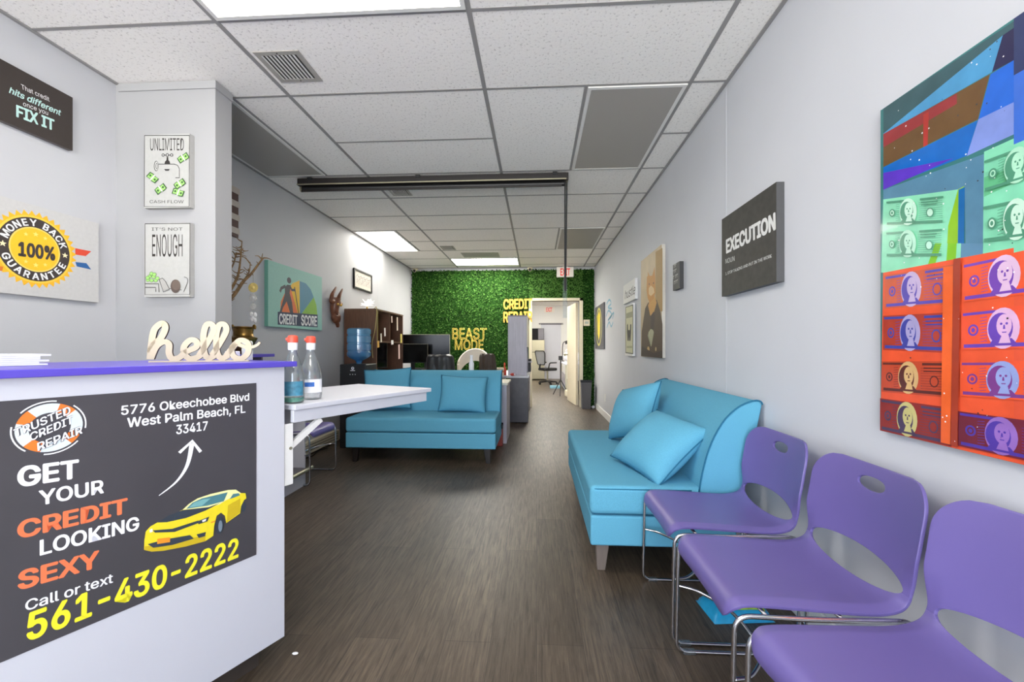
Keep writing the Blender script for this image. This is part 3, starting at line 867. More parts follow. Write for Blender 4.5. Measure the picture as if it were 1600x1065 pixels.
b = Board(P_right); b.slab(-4.583, -3.83, 1.06, 2.055, .03, mat('portrait_backdrop', (200, 178, 140), .5, var=.12, scale=5), ink(190, 186, 176)); face(b, .03)
def cc(x, y): return (900 + x / 4.44, 360 + y / 4.44)
def cpoly(l, m, **k): b.poly([cc(*p) for p in l], m, **k)
cpoly([(552, 148), (600, 120), (600, 560), (552, 560)], ink(176, 142, 84))
cpoly([(452, 870), (456, 700), (480, 540), (500, 500), (560, 480), (585, 560), (600, 650), (600, 885)], ink(84, 66, 48))
cpoly([(500, 520), (520, 460), (545, 450), (560, 500), (535, 590), (515, 590)], ink(212, 158, 82))
cpoly([(490, 420), (492, 320), (500, 315), (498, 285), (512, 315), (530, 312), (545, 252), (550, 320), (552, 430), (540, 470), (510, 500), (498, 470)], ink(206, 144, 66))
cpoly([(505, 400), (520, 380), (540, 400), (545, 430), (520, 455), (505, 440)], ink(230, 196, 140))
b.ellipse(cc(508, 372), .012, .01, ink(40, 34, 30)); b.ellipse(cc(538, 364), .014, .01, ink(40, 34, 30), same=True)
cpoly([(520, 590), (540, 560), (548, 600), (530, 760), (518, 760)], ink(60, 48, 40))
for i in range(7):
    a = math.radians(60 + i * 12); q = Vector(b.P.st(*cc(522, 800)))
    e = q + Vector((math.cos(a), math.sin(a))) * .16; s_ = Vector((-math.sin(a), math.cos(a))) * .024
    b.poly([tuple(q - s_ * .5), tuple(q + s_ * .5), tuple(e + s_), tuple(e - s_)], ink(196, 192, 160) if i % 2 else ink(160, 162, 130), False)
b.ellipse(cc(503, 825), .045, .03, ink(204, 172, 116)); b.ellipse(cc(555, 822), .02, .02, ink(210, 190, 140), same=True)
cpoly([(452, 870), (600, 885), (600, 830), (540, 850), (456, 800)], ink(58, 48, 40))
b.done('cat_portrait_canvas', 'tall canvas of a ginger cat in a brown coat holding banknotes on the right wall', 'wall canvas')

b = Board(P_right); b.slab(-5.50, -4.85, 1.695, 1.926, .03, ink(232, 232, 230), ink(220, 220, 220)); face(b, .03)
b.text('hustle', cc(338, 478), cc(412, 436), cc(338, 420), ink(60, 58, 62), .0, shear=.3)
b.done('hustle_sign', 'white word sign in script above the small cream framed print on the right wall', 'wall sign')

b = Board(P_right); b.slab(-5.397, -4.988, 1.055, 1.66, .03, ink(230, 230, 226), ink(236, 236, 236)); face(b, .03)
cpoly([(343, 530), (397, 512), (397, 858), (343, 850)], ink(92, 96, 84)); cpoly([(347, 535), (393, 520), (393, 850), (347, 843)], ink(206, 206, 172))
cpoly([(354, 700), (354, 655), (360, 645), (362, 690), (374, 690), (376, 650), (384, 650), (382, 710), (378, 765), (370, 765), (369, 735), (366, 765), (358, 765)], ink(48, 50, 46))
cpoly([(349, 575), (391, 560), (391, 600), (349, 610)], ink(150, 152, 122)); cpoly([(352, 800), (390, 800), (390, 815), (352, 815)], ink(170, 172, 136))
b.done('cheering_figure_print', 'cream print of a dark figure with raised arms, under the white script sign', 'wall canvas')

b = Board(P_right); b.slab(-8.19, -7.14, 1.131, 1.90, .02, ink(84, 84, 92), ink(84, 84, 92)); face(b, .02)
q = b.P.st(*cc(158, 668)); b.ellipse(q, .36, .34, ink(200, 196, 96), 32, False); b.ellipse(q, .31, .30, ink(84, 84, 92), 32, False)
b.poly([(q[0] - .17, q[1] + .2), (q[0] + .05, q[1] + .29), (q[0] + .17, q[1] + .2), (q[0] + .15, q[1] - .12), (q[0] + .02, q[1] - .25), (q[0] - .15, q[1] - .12)], ink(228, 206, 40), False)
b.done('yellow_emblem_poster', 'dark poster with a yellow oval emblem on the right wall near the green wall', 'poster')

b = Board(P_right, .0008); blue = ink(120, 178, 204)
for pts in (((948, 475), (952, 468), (955, 474), (950, 480), (956, 482)), ((947, 494), (951, 485), (956, 492), (950, 500), (959, 488), (957, 498)), ((948, 512), (952, 503), (955, 510), (958, 503))):
    b.line([(p.x, p.y) for p in smooth_path([(x, y, 0) for x, y in pts], 5)], .03, blue)
b.done('wall_decal', 'small light blue handwritten decal on the right wall between the posters', 'wall decal')

# large acrylic art of banknotes
b = Board(P_right, step=.00003)
AX0, AX1 = -1.447, -.43
def A(r, g, b_): return mat('acrylic_%d_%d_%d' % (r, g, b_), (r, g, b_), .12, var=.10, scale=14, coat=.3)
b.slab(AX0, AX1, .884, 1.912, .02, A(60, 120, 120), ink(40, 40, 44)); face(b, .02)
def a6(x, y): return (1360 + x / 2.958, 20 + y / 2.958)
def a7(x, y): return (1360 + x / 2.958, 380 + y / 2.958)
def clampA(p): return (min(max(p[0], AX0 + .0005), AX1), min(max(p[1], .8845), 1.9115))
def ap(f, l, m, **k): b.poly([clampA(b.P.st(*f(*p))) for p in l], m, False, **k)
ap(a6, [(60, 440), (720, 0), (720, 120), (60, 560)], A(58, 90, 96))
ap(a6, [(60, 558), (612, 104), (562, 274), (60, 562)], A(78, 152, 200))
ap(a6, [(612, 104), (720, 30), (720, 188), (562, 274)], A(42, 40, 78))
ap(a6, [(60, 560), (552, 284), (497, 492), (60, 712)], A(108, 78, 44))
ap(a6, [(60, 560), (400, 372), (400, 420), (60, 622)], A(150, 52, 54)); ap(a6, [(245, 470), (270, 455), (265, 610), (245, 620)], A(180, 56, 48))
ap(a6, [(60, 714), (497, 496), (446, 660), (60, 810)], A(22, 104, 192))
ap(a6, [(556, 284), (720, 184), (720, 385), (500, 492)], A(36, 104, 212))
ap(a6, [(500, 492), (720, 385), (720, 535), (446, 662)], A(128, 148, 218))
ap(a6, [(60, 740), (385, 672), (60, 818)], A(92, 56, 190))
ap(a6, [(60, 818), (526, 652), (522, 1070), (440, 1070), (436, 800), (405, 816), (60, 862)], A(88, 134, 162))
ap(a6, [(60, 862), (405, 816), (360, 985), (350, 1200), (50, 1200)], A(142, 222, 184))
ap(a6, [(526, 642), (720, 555), (720, 1110), (520, 1140)], A(134, 218, 180)); ap(a6, [(526, 760), (720, 690), (720, 760), (526, 850)], A(104, 192, 140))
ap(a6, [(405, 816), (436, 800), (402, 1130), (352, 1130), (360, 985)], A(142, 194, 40)); ap(a6, [(408, 818), (437, 804), (433, 1130), (404, 1130)], A(24, 104, 172))
ap(a6, [(440, 1060), (522, 1060), (520, 1140), (440, 1150)], A(88, 134, 162))
ap(a7, [(60, 0), (420, 0), (418, 76), (60, 136)], A(142, 222, 184)); ap(a7, [(300, 0), (330, 0), (302, 92), (266, 100)], A(130, 196, 40)); ap(a7, [(358, 0), (400, 0), (396, 78), (352, 84)], A(130, 196, 40))
ap(a7, [(420, 0), (520, 0), (520, 52), (420, 72)], A(96, 140, 172))
ap(a7, [(60, 136), (720, 10), (720, 1040), (20, 865)], A(236, 92, 56))
# beyond the frame the sheet runs on
rx = P_right.st(1600, 400)[0]
b.lay()
for z0_, z1_, cl in ((.8845, 1.36, A(230, 90, 60)), (1.36, 1.62, A(134, 218, 180)), (1.62, 1.78, A(60, 110, 210)), (1.78, 1.9115, A(50, 60, 100))):
    b.poly([(rx, z0_), (AX1, z0_), (AX1, z1_), (rx, z1_)], cl, False, True)
def bill(f, x0, y0a, y0b, x1, y1a, y1b, base, inkc, hi, over=True):
    """one banknote-like strip: corners, seal, portrait oval with a generic bust"""
    q = [clampA(b.P.st(*f(*p))) for p in ((x0, y0a), (x1, y1a), (x1, y1b), (x0, y0b))]
    TL, TR, BR, BL = [Vector(p) for p in q]
    def at(s, t): return TL + (TR - TL) * s + (BL - TL) * t
    def pol(l, m, same=False): b.poly([tuple(clampA(at(*p))) for p in l], m, False, same)
    if base: pol([(0, 0), (1, 0), (1, 1), (0, 1)], base)
    pol([(.02, .04), (.42, .04), (.42, .11), (.02, .11)], inkc); pol([(.03, .86), (.97, .86), (.97, .95), (.03, .95)], inkc, True)
    pol([(.62, .05), (.98, .05), (.98, .12), (.62, .12)], inkc, True); pol([(.64, .18), (.9, .18), (.9, .22), (.64, .22)], inkc, True); pol([(.64, .28), (.88, .28), (.88, .31), (.64, .31)], inkc, True)
    for i_ in range(9):
        t_ = .2 + i_ * .075
        pol([(.2, t_), (.27, t_ - .02), (.27, t_ - .005), (.2, t_ + .012)], inkc, i_ > 0); pol([(.6, t_), (.97, t_ - .015), (.97, t_ - .003), (.6, t_ + .01)], inkc, True)
    def ell(s, t, rs, rt, m, rot=0.0, same=False):
        pts = []
        for i in range(22):
            a = 2 * PI * i / 22; pts.append((s + rs * math.cos(a), t + rt * math.sin(a)))
        pol(pts, m, same)
    ell(.13, .5, .055, .15, inkc); ell(.13, .5, .035, .10, base or hi); ell(.13, .5, .02, .06, inkc)
    ell(.78, .58, .06, .17, inkc, same=True); ell(.78, .58, .045, .13, base or hi)
    ell(.42, .5, .15, .5, hi); 
    ell(.395, .5, .115, .38, inkc)                       # hair
    pol([(.28, .92), (.33, .75), (.5, .75), (.56, .92)], inkc)
    ell(.43, .43, .07, .27, hi)                          # face
    pol([(.41, .66), (.47, .66), (.49, .86), (.38, .86)], hi)
    ell(.405, .39, .012, .03, inkc); ell(.455, .39, .012, .03, inkc, same=True); pol([(.425, .42), (.437, .42), (.442, .52), (.42, .52)], inkc, True); pol([(.41, .585), (.455, .585), (.45, .61), (.415, .61)], inkc, True)
pu, bu, rd, pk = A(92, 78, 176), A(70, 74, 160), A(158, 62, 50), A(226, 176, 196)
bill(a7, 66, 150, 302, 392, 96, 270, A(206, 92, 62), pu, A(196, 176, 214))
bill(a7, 60, 335, 492, 390, 318, 478, A(176, 66, 52), bu, A(176, 168, 214))
bill(a7, 54, 545, 685, 380, 545, 690, A(196, 78, 50), A(98, 50, 44), A(216, 176, 120))
bill(a7, 46, 715, 868, 378, 760, 925, A(146, 52, 46), A(84, 66, 92), A(206, 196, 130))
pu2, pu3 = A(120, 72, 176), A(226, 190, 222)
bill(a7, 428, 95, 272, 960, -20, 215, A(240, 92, 56), pu2, pu3)
bill(a7, 424, 318, 492, 960, 258, 450, A(236, 88, 58), A(108, 72, 178), A(222, 178, 216))
bill(a7, 420, 545, 705, 960, 540, 728, A(238, 90, 54), A(126, 66, 140), A(150, 164, 220))
bill(a7, 412, 775, 935, 960, 850, 1030, A(116, 44, 60), A(84, 62, 160), A(150, 110, 190))
gr = A(84, 150, 120)
bill(a6, 75, 868, 985, 350, 838, 950, None, gr, A(196, 236, 214)); bill(a6, 75, 1010, 1130, 345, 990, 1120, None, gr, A(186, 236, 210))
bill(a6, 528, 680, 835, 950, 520, 735, None, gr, A(176, 230, 200)); bill(a6, 524, 890, 1070, 950, 800, 1010, None, gr, A(206, 242, 220))

ap(a7, [(394, 72), (426, 66), (412, 945), (378, 930)], A(168, 66, 46)); ap(a7, [(346, 110), (392, 104), (380, 930), (334, 920)], A(238, 104, 50), same=True)
b.lay()
rnd = random.Random(3)
for i in range(90):
    u_, v_ = rnd.uniform(1390, 1598), rnd.uniform(60, 690)
    q = clampA(b.P.st(u_, v_))
    if q[1] > 1.9 or q[1] < .9: continue
    r = rnd.uniform(.0008, .0024); b.ellipse(q, r, r, white if rnd.random() < .7 else ink(30, 30, 36), 8, False, same=True)
b.done('banknote_art_panel', 'large glossy colourful banknote artwork on the right wall', 'artwork')

# ------------------------------------------------------------------ reception counter (turned about 25 degrees)
CTH = math.radians(64.7); C0 = Vector((-.925, 1.53, 0))
ct = thing('reception_counter', 'white reception counter with purple top at the left', 'counter', C0, CTH)
boxobj('front_panel', -1.4, 0, 0, .02, .09, 1.08, M_white, ct, bevel=.0015)
boxobj('end_panel', -.02, 0, .0205, .58, .09, 1.08, M_white, ct)
boxobj('end_panel', -1.4, -1.38, .0205, .58, .09, 1.08, M_white, ct)
boxobj('shelf', -1.379, -.021, .03, .56, .55, .57, M_white, ct)
o = boxobj('toe_kick', -1.36, -.06, .06, .56, 0, .0895, mat('dark_toe_kick', (58, 50, 44), .6), ct); o['label'] = 'dark recessed plinth'
o = boxobj('countertop', -1.43, .03, -.03, .6, 1.0805, 1.10, M_purple_top, ct, bevel=.002); o['label'] = 'purple laminate top'
ua = Vector((math.cos(CTH), math.sin(CTH), 0)); va = Vector((-math.sin(CTH), math.cos(CTH), 0))
P_ct = Plane(C0, ua, -va)
b = Board(P_ct); pg = mat('poster_charcoal', (70, 68, 73), .45, var=.06, scale=4)
a1, z1 = P_ct.st(400, 598); z0 = P_ct.st(400, 866)[1]
b.slab(a1 - .68, a1, z0, z1, .0015, pg, gap=.0004)
W_ = ink(244, 244, 250); O_ = ink(240, 122, 78); Y_ = ink(242, 234, 48)
b.text('5776 Okeechobee Blvd', (188.6, 648), (389, 625), (188.6, 634), W_, .02)
b.text('West Palm Beach, FL', (198, 667.5), (383, 644), (198, 653), W_, .02, same=True)
b.text('33417', (274.7, 678), (324, 671), (274.7, 664), W_, .02, same=True)
b.text('GET', (26.4, 760), (123, 745), (26.4, 730.5), W_, .035, same=True)
b.text('YOUR', (60, 789), (162, 769), (59.5, 767), W_, .025, same=True)
b.text('CREDIT', (26.4, 841), (199, 800), (26.4, 815), O_, .035, same=True)
b.text('LOOKING', (61.5, 867), (217, 826), (61.5, 844), W_, .025, same=True)
b.text('SEXY', (27, 921), (155, 884), (27, 893.5), O_, .035, same=True)
b.text('Call or text', (39, 954), (176, 909), (39, 938), W_, .015, same=True)
b.text('561-430-2222', (40.5, 1001), (372, 869), (42, 959), Y_, .028, same=True)
b.line([(p.x, p.y) for p in smooth_path([(247.7, 773.8, 0), (275, 752, 0), (292, 726, 0), (299.5, 692, 0)], 6)], .002, W_, w1=.014)
b.line([(279.5, 707), (299.7, 688.5), (313, 705.5)], .009, W_)
# lifebuoy emblem
lc = P_ct.st(78, 667.5); lr = (P_ct.st(78, 630)[1] - P_ct.st(78, 705)[1]) / 2
def ringseg(r0, r1, t0, t1, m, same=True, n=8):
    pts = [(lc[0] + r1 * math.cos(t0 + (t1 - t0) * i / n), lc[1] + r1 * math.sin(t0 + (t1 - t0) * i / n)) for i in range(n + 1)]
    pts += [(lc[0] + r0 * math.cos(t1 - (t1 - t0) * i / n), lc[1] + r0 * math.sin(t1 - (t1 - t0) * i / n)) for i in range(n + 1)]
    b.poly(pts, m, False, same)
b.lay(); lw, lo = ink(214, 226, 234), ink(242, 124, 44)
for i in range(4):
    t0 = math.radians(20 + 90 * i); ringseg(lr * .62, lr, t0 + math.radians(20), t0 + math.radians(53), lo); ringseg(lr * .62, lr, t0 - math.radians(37), t0 + math.radians(20), lw)
    ringseg(lr * 1.07, lr * 1.12, t0 - math.radians(30), t0 + math.radians(30), W_)
for tx, BL, BR, TL in (('TRUSTED', (22, 683), (110, 645), (20, 671)), ('CREDIT', (46, 689), (114, 660), (45, 677)), ('REPAIR', (58, 704), (128, 676), (57, 692))):
    b.text(tx, BL, BR, TL, ink(64, 64, 74), .06); b.text(tx, BL, BR, TL, W_, .018)
# yellow sports car print
def cr(x, y): return (200 + x / 3.673, 590 + y / 3.673)
def cp(l, m, **k): b.poly([cr(*p) for p in l], m, **k)
yl = ink(238, 218, 40); yd = ink(206, 178, 30); yh = ink(244, 240, 170); dk = ink(52, 62, 74); tl = ink(76, 128, 138)
b.ellipse(cr(522, 845), .0125, .027, dk); b.ellipse(cr(659, 738), .008, .017, dk, same=True)
cp([(88, 985), (90, 930), (98, 880), (125, 850), (165, 828), (310, 755), (345, 722), (395, 690), (470, 665), (570, 642), (615, 640), (645, 660), (670, 660), (675, 690), (662, 700), (645, 735), (640, 775), (560, 832), (552, 790), (530, 772), (505, 790), (490, 850), (485, 905), (440, 935), (330, 965), (200, 990), (130, 995)], yl)
cp([(310, 755), (345, 722), (395, 690), (470, 665), (570, 642), (615, 640), (645, 660), (560, 700), (520, 725), (460, 742)], yh)
cp([(570, 730), (640, 690), (640, 770), (562, 828)], yd); cp([(92, 965), (200, 955), (440, 900), (440, 935), (330, 965), (200, 990), (130, 995), (88, 985)], yd)
cp([(165, 828), (230, 788), (310, 757), (460, 740), (525, 716), (440, 760), (330, 802), (220, 826)], dk)
cp([(330, 750), (365, 715), (420, 690), (568, 655), (545, 706), (450, 732)], tl); cp([(345, 742), (375, 715), (425, 696), (470, 690), (420, 732)], ink(120, 176, 178))
cp([(578, 695), (598, 665), (630, 660), (638, 672)], tl)
cp([(138, 873), (250, 864), (400, 816), (396, 832), (262, 882), (150, 886)], dk); cp([(392, 822), (462, 794), (450, 822), (400, 838)], dk); cp([(420, 815), (445, 806), (440, 820), (422, 826)], white)
cp([(118, 870), (134, 862), (138, 880), (120, 886)], white)
cp([(108, 952), (200, 926), (350, 900), (372, 920), (250, 956), (140, 972)], dk); cp([(162, 922), (236, 912), (236, 940), (162, 951)], ink(240, 150, 40)); cp([(388, 896), (442, 882), (436, 906), (400, 916)], dk)
cp([(470, 825), (495, 815), (494, 823), (472, 832)], ink(232, 150, 50))
b.ellipse(cr(524, 848), .006, .018, ink(120, 136, 150))
b.done('counter_poster', 'charcoal credit poster with yellow car and phone number on the counter front', 'poster')

# folding shelf on the counter's end
lf = thing('folding_shelf', 'white drop leaf shelf folded out from the end of the reception counter', 'shelf', C0, CTH)
m = MB(); m.box(.034, .825, -.012, .54, .915, .935, M_white); m.build('leaf', lf, bevel=.003)
ap_ = MB(); ap_.box(.036, .80, 0, .02, .868, .9145, M_white); ap_.box(.036, .80, .508, .528, .868, .9145, M_white); ap_.box(.78, .80, .02, .508, .868, .9145, M_white); ap_.build('apron', lf, bevel=.002)
for y in (.004, .46):
    br = MB(); br.box(.002, .008, y, y + .032, .64, .867, M_trim); br.box(.008, .036, y, y + .004, .64, .867, M_trim)
    br.cyl((.026, y - .003, .775), (.026, y + .008, .775), .006, M_steel, n=10); br.build('wall_rail', lf)
    br = MB(); d = Vector((.138, 0, .088)); nn = Vector((-.088, 0, .138)).normalized() * .011
    p = Vector((.026, 0, .775)); yy = (y + .005, y + .022)
    br.add([q + Vector((0, y_, 0)) for y_ in yy for q in (p - nn, p + d - nn, p + d + nn, p + nn)], [(0, 1, 2, 3), (7, 6, 5, 4), (0, 4, 5, 1), (1, 5, 6, 2), (2, 6, 7, 3), (3, 7, 4, 0)], M_trim); br.build('brace', lf)

def loc_ct(x, y, z): return C0 + ua * x + va * y + Vector((0, 0, z))
# spray bottles
def bottle(x, y, z, label, liquid, labelled, rz):
    t = thing('spray_bottle', label, 'bottle', loc_ct(x, y, z), CTH + rz, 'clear refill bottles on the folding shelf')
    m = MB(); prof = [(.030, .0), (.040, .004), (.043, .02), (.043, .085), (.041, .108), (.034, .138), (.023, .174), (.0145, .200), (.0145, .212)]
    m.lathe(prof, (0, 0, 0), M_clear, 28, 1.0, .85); m.build('body', t, smooth=True)
    if liquid:
        m = MB(); m.lathe([(.028, .003), (.037, .006), (.041, .022), (.0, .022)], (0, 0, 0), mat('green_liquid', (44, 150, 120), .1, var=.03), 24, 1, .85); o = m.build('liquid', t, smooth=True); o['label'] = 'green liquid remainder'
    m = MB(); m.lathe([(.0165, .206), (.0175, .21), (.0175, .232), (.015, .236)], (0, 0, 0), M_paper, 22); m.build('neck_ring', t, smooth=True)
    m = MB(); m.lathe([(.014, .234), (.019, .236), (.019, .256), (.016, .262), (.006, .264)], (0, 0, 0), M_red, 18)
    m.tube([(0, 0, .25), (-.024, 0, .247)], .007, M_red, 10); m.build('cap', t, smooth=True)
    m = MB(); R = .0436
    lab = M_paper if labelled else mat('blue_label', (66, 132, 160), .5, var=.25, scale=60)
    m.grid(lambda u_, v_: (R * math.cos(-PI * .85 + u_ * PI * .75), R * .85 * math.sin(-PI * .85 + u_ * PI * .75), .03 + v_ * .055), 16, 2, lab)
    o = m.build('label', t, smooth='all')
    if labelled:
        m = MB(); R = .0442
        m.grid(lambda u_, v_: (R * math.cos(-PI * .8 + u_ * PI * .4), R * .85 * math.sin(-PI * .8 + u_ * PI * .4), .055 + v_ * .018), 10, 1, mat('blue_print', (52, 110, 196), .5, var=.2, scale=80)); m.build('label_print', o, smooth='all')
bottle(.078, .066, .9352, 'clear spray bottle with a little green liquid, half behind the purple counter top', True, False, -.95)
bottle(.186, .105, .9352, 'clear empty spray bottle with white and blue label, right of the green liquid one', False, True, -.65)

# hello sign: flat plywood script letters
hl = thing('hello_sign', 'cream plywood hello word sign standing on the purple counter top', 'word sign', loc_ct(-.169, .185, 1.1005), .42)
def ribbon(mb, pts, w, d0, d1, m, ms, closed=False):
    P = smooth_path([(x, z, 0) for x, z in pts], 7, closed)
    k = len(P); L, R = [], []
    for i in range(k):
        a = P[(i - 1) % k] if closed or i else P[i]; c_ = P[(i + 1) % k] if closed or i < k - 1 else P[i]
        t = (c_ - a).normalized(); nn = Vector((-t.y, t.x, 0)) * (w / 2 if not callable(w) else w(i / (k - 1)) / 2)
        L.append(P[i] + nn); R.append(P[i] - nn)
    vs = []
    for i in range(k): vs += [(L[i].x, d0, L[i].y), (R[i].x, d0, R[i].y), (L[i].x, d1, L[i].y), (R[i].x, d1, R[i].y)]
    ff, fm = [], []
    for i in range(k if closed else k - 1):
        j = (i + 1) % k; a, c_ = i * 4, j * 4
        mb.add([vs[a], vs[a + 1], vs[c_ + 1], vs[c_], vs[a + 2], vs[a + 3], vs[c_ + 3], vs[c_ + 2]], [(0, 1, 2, 3), (7, 6, 5, 4)], m)
        mb.add([vs[a], vs[c_], vs[c_ + 2], vs[a + 2], vs[a + 1], vs[c_ + 1], vs[c_ + 3], vs[a + 3]], [(0, 1, 2, 3), (7, 6, 5, 4)], ms)
    if not closed:
        for a in (0, (k - 1) * 4): mb.add([vs[a], vs[a + 1], vs[a + 3], vs[a + 2]], [(0, 1, 2, 3)], ms)
    return mb
m = MB(); k_ = .00212      # sign drawn in its own small grid: x 0..160, z 0..62
def hp_(l): return [((x - 80) * k_, z * k_ + .006) for x, z in l]
sw = .0185
ribbon(m, hp_([(4, 2), (6, 28), (10, 50), (20, 60), (24, 52), (18, 36), (8, 24), (4, 12)]), sw, -.006, .006, M_wood, M_plyedge)
ribbon(m, hp_([(5, 3), (12, 22), (22, 30), (29, 26), (29, 12), (33, 3), (42, 4), (50, 12)]), sw, -.0065, .0055, M_wood, M_plyedge)
ribbon(m, hp_([(46, 10), (56, 16), (66, 22), (66, 31), (58, 33), (50, 24), (49, 12), (56, 3), (66, 4), (76, 12)]), sw, -.006, .006, M_wood, M_plyedge)
ribbon(m, hp_([(70, 8), (80, 26), (90, 48), (88, 59), (80, 58), (76, 40), (77, 14), (83, 3), (92, 8)]), sw, -.0065, .0055, M_wood, M_plyedge)
ribbon(m, hp_([(88, 8), (98, 26), (108, 48), (106, 59), (98, 58), (94, 40), (95, 14), (101, 3), (112, 8)]), sw, -.006, .006, M_wood, M_plyedge)
ribbon(m, hp_([(108, 7), (117, 20), (128, 33), (140, 28), (140, 12), (130, 2), (119, 6), (116, 18), (122, 28)]), sw, -.0065, .0055, M_wood, M_plyedge)
ribbon(m, hp_([(126, 26), (140, 21), (152, 24), (158, 30)]), lambda t: .014 - .007 * t, -.006, .006, M_wood, M_plyedge)
m.build('script_letters', hl)
m = MB(); m.box(-.165, .13, -.008, .008, 0, .005, M_wood); m.build('base_strip', hl)

# paper stack, dispenser and card holder on the counter
t = thing('leaflet_stack', 'stack of white leaflets on the left end of the counter top', 'leaflets', loc_ct(-.535, .25, 1.1005), CTH)
for i in range(6):
    m = MB(); s_ = random.Random(i).uniform(-.012, .012)
    m.box(-.36 + s_, -.02 + s_ + (.012 if i == 5 else 0), .0, .21, .0006 + i * .0052, .0053 + i * .0052, M_paper); m.build('leaflet', t)
t = thing('soap_dispenser', 'white cylinder dispenser on the counter behind the end of the hello sign', 'dispenser', loc_ct(.0, .235, 1.1005))
m = MB(); m.lathe([(.017, 0), (.019, .002), (.019, .07), (.017, .075), (.012, .077)], (0, 0, 0), mat('white_gloss_plastic', (226, 230, 226), .25)); m.build('body', t, smooth=True)
m = MB(); m.cyl((.004, -.0175, .058), (.004, -.0205, .058), .003, M_black, n=10); m.build('button', t)
t = tag(boxobj('card_box', -.022, .022, -.018, .018, 0, .036, M_paper, bevel=.002), 'small white card box on the counter left of the white dispenser', 'box')
t.location = loc_ct(-.045, .255, 1.1005); t.rotation_euler = (0, 0, CTH - .3)

# ------------------------------------------------------------------ back cabinet beside the left wall, vase and branches
bc = thing('wall_cabinet', 'white open shelf unit with purple raised shelf behind the wing wall', 'cabinet', (0, 0, 0))
boxobj('side_panel', -2.47, -1.935, 3.48, 3.50, 0, .68, M_white, bc); boxobj('side_panel', -2.47, -1.935, 2.56, 2.58, 0, .68, M_white, bc)
boxobj('back_panel', -2.47, -2.455, 2.581, 3.479, 0, .68, M_white, bc); boxobj('plinth', -1.955, -1.936, 2.581, 3.479, 0, .128, M_white, bc)
boxobj('shelf', -2.454, -1.90, 2.581, 3.479, .13, .15, M_greyd, bc); o = MB().cyl((-1.895, 2.581, .142), (-1.895, 3.53, .142), .016, M_steel).build('shelf_nosing', bc, smooth=True)
boxobj('shelf', -2.454, -2.08, 2.581, 3.479, .345, .36, M_white, bc); boxobj('top', -2.47, -1.93, 2.56, 3.50, .6805, .70, M_white, bc)
for y in (2.62, 3.38): boxobj('riser_post', -2.44, -2.24, y, y + .02, .7005, 1.075, M_greyd, bc)
o = boxobj('raised_shelf', -2.47, -2.195, 2.56, 3.49, 1.0755, 1.10, M_purple_top, bc, bevel=.002)
va_ = thing('brass_vase', 'aged brass handled vase on the purple raised shelf', 'vase', (-2.30, 3.25, 1.1005))
m = MB(); m.lathe([(.045, 0), (.052, .006), (.062, .04), (.082, .09), (.098, .12), (.098, .128), (.078, .136), (.07, .145), (.068, .17), (.074, .20), (.088, .206), (.084, .214), (.066, .20), (.06, .12)], (0, 0, 0), M_brass, 36); m.build('body', va_, smooth=True)
for s_ in (-1, 1):
    m = MB(); m.tube(smooth_path([(s_ * .078, 0, .204), (s_ * .088, 0, .225), (s_ * .098, 0, .215), (s_ * .094, 0, .195)]), .008, M_brass, 8); m.build('handle', va_, smooth='all')
rn = random.Random(11)
def branch(mb, p, d, l, r, depth):
    pts = [p]; q = Vector(p); dd = Vector(d).normalized()
    for i in range(4):
        dd = (dd + Vector((rn.uniform(-.25, .25), rn.uniform(-.25, .25), rn.uniform(-.1, .2)))).normalized()
        nq = q + dd * l / 4
        nq.x = max(nq.x, XL + .04); q = nq; pts.append(tuple(q))
        if depth > 0 and i > 0:
            for _ in range(2):
                branch(mb, tuple(q), dd + Vector((rn.uniform(-.9, .9), rn.uniform(-.9, .9), rn.uniform(-.3, .8))), l * rn.uniform(.3, .5), r * .55, depth - 1)
    mb.tube(smooth_path(pts, 3), lambda t: r * (1 - .7 * t), M_twig, 6)
br_ = thing('dried_branch', 'dried forked branch in a jar on the raised purple shelf, reaching past the wing wall', 'branch', (0, 0, 0))
m = MB(); m.lathe([(.05, 0), (.055, .005), (.055, .12), (.045, .14), (.04, .14)], (-2.36, 2.86, 1.1005), M_greyd, 24); m.build('jar', br_, smooth=True)
for pts, r_, nt_w in (([(-2.36, 2.86, 1.12), (-2.35, 2.93, 1.3), (-2.33, 3.04, 1.44), (-2.262, 3.09, 1.54), (-2.195, 3.1, 1.644), (-2.135, 3.1, 1.70), (-2.075, 3.11, 1.786), (-2.05, 3.12, 1.825)], .019, 20),
                     ([(-2.34, 3.0, 1.40), (-2.27, 3.07, 1.58), (-2.236, 3.1, 1.69), (-2.216, 3.1, 1.81), (-2.204, 3.1, 1.945)], .013, 16),
                     ([(-2.36, 2.92, 1.32), (-2.35, 3.0, 1.5), (-2.33, 3.08, 1.65), (-2.27, 3.1, 1.78), (-2.252, 3.1, 1.86)], .012, 14),
                     ([(-2.195, 3.1, 1.644), (-2.17, 3.13, 1.72), (-2.18, 3.16, 1.80)], .008, 6)):
    m = MB(); sp = smooth_path(pts, 6); m.tube(sp, lambda t, r_=r_: r_ * (1 - .75 * t), M_twig, 8)
    for q in range(nt_w):
        k = rn.randrange(len(sp) // 4, len(sp)); p = sp[k]; a = rn.uniform(0, 2 * PI); l = rn.uniform(.03, .085)
        d = Vector((math.cos(a), math.sin(a), rn.uniform(-.2, .9))).normalized(); e = p + d * l
        e.x = max(e.x, XL + .03)
        m.tube(smooth_path([p, p + d * l * .5 + Vector((0, 0, rn.uniform(-.01, .015))), e], 3), lambda t: .0055 * (1 - .7 * t), M_twig, 5)
    m.build('limb', br_, smooth='all')
M_silver = mat('silver_paint', (214, 214, 210), .3, .2, var=.1)
M_cryst = mat('cut_crystal', (236, 238, 240), .12, .1, var=.3, scale=60)
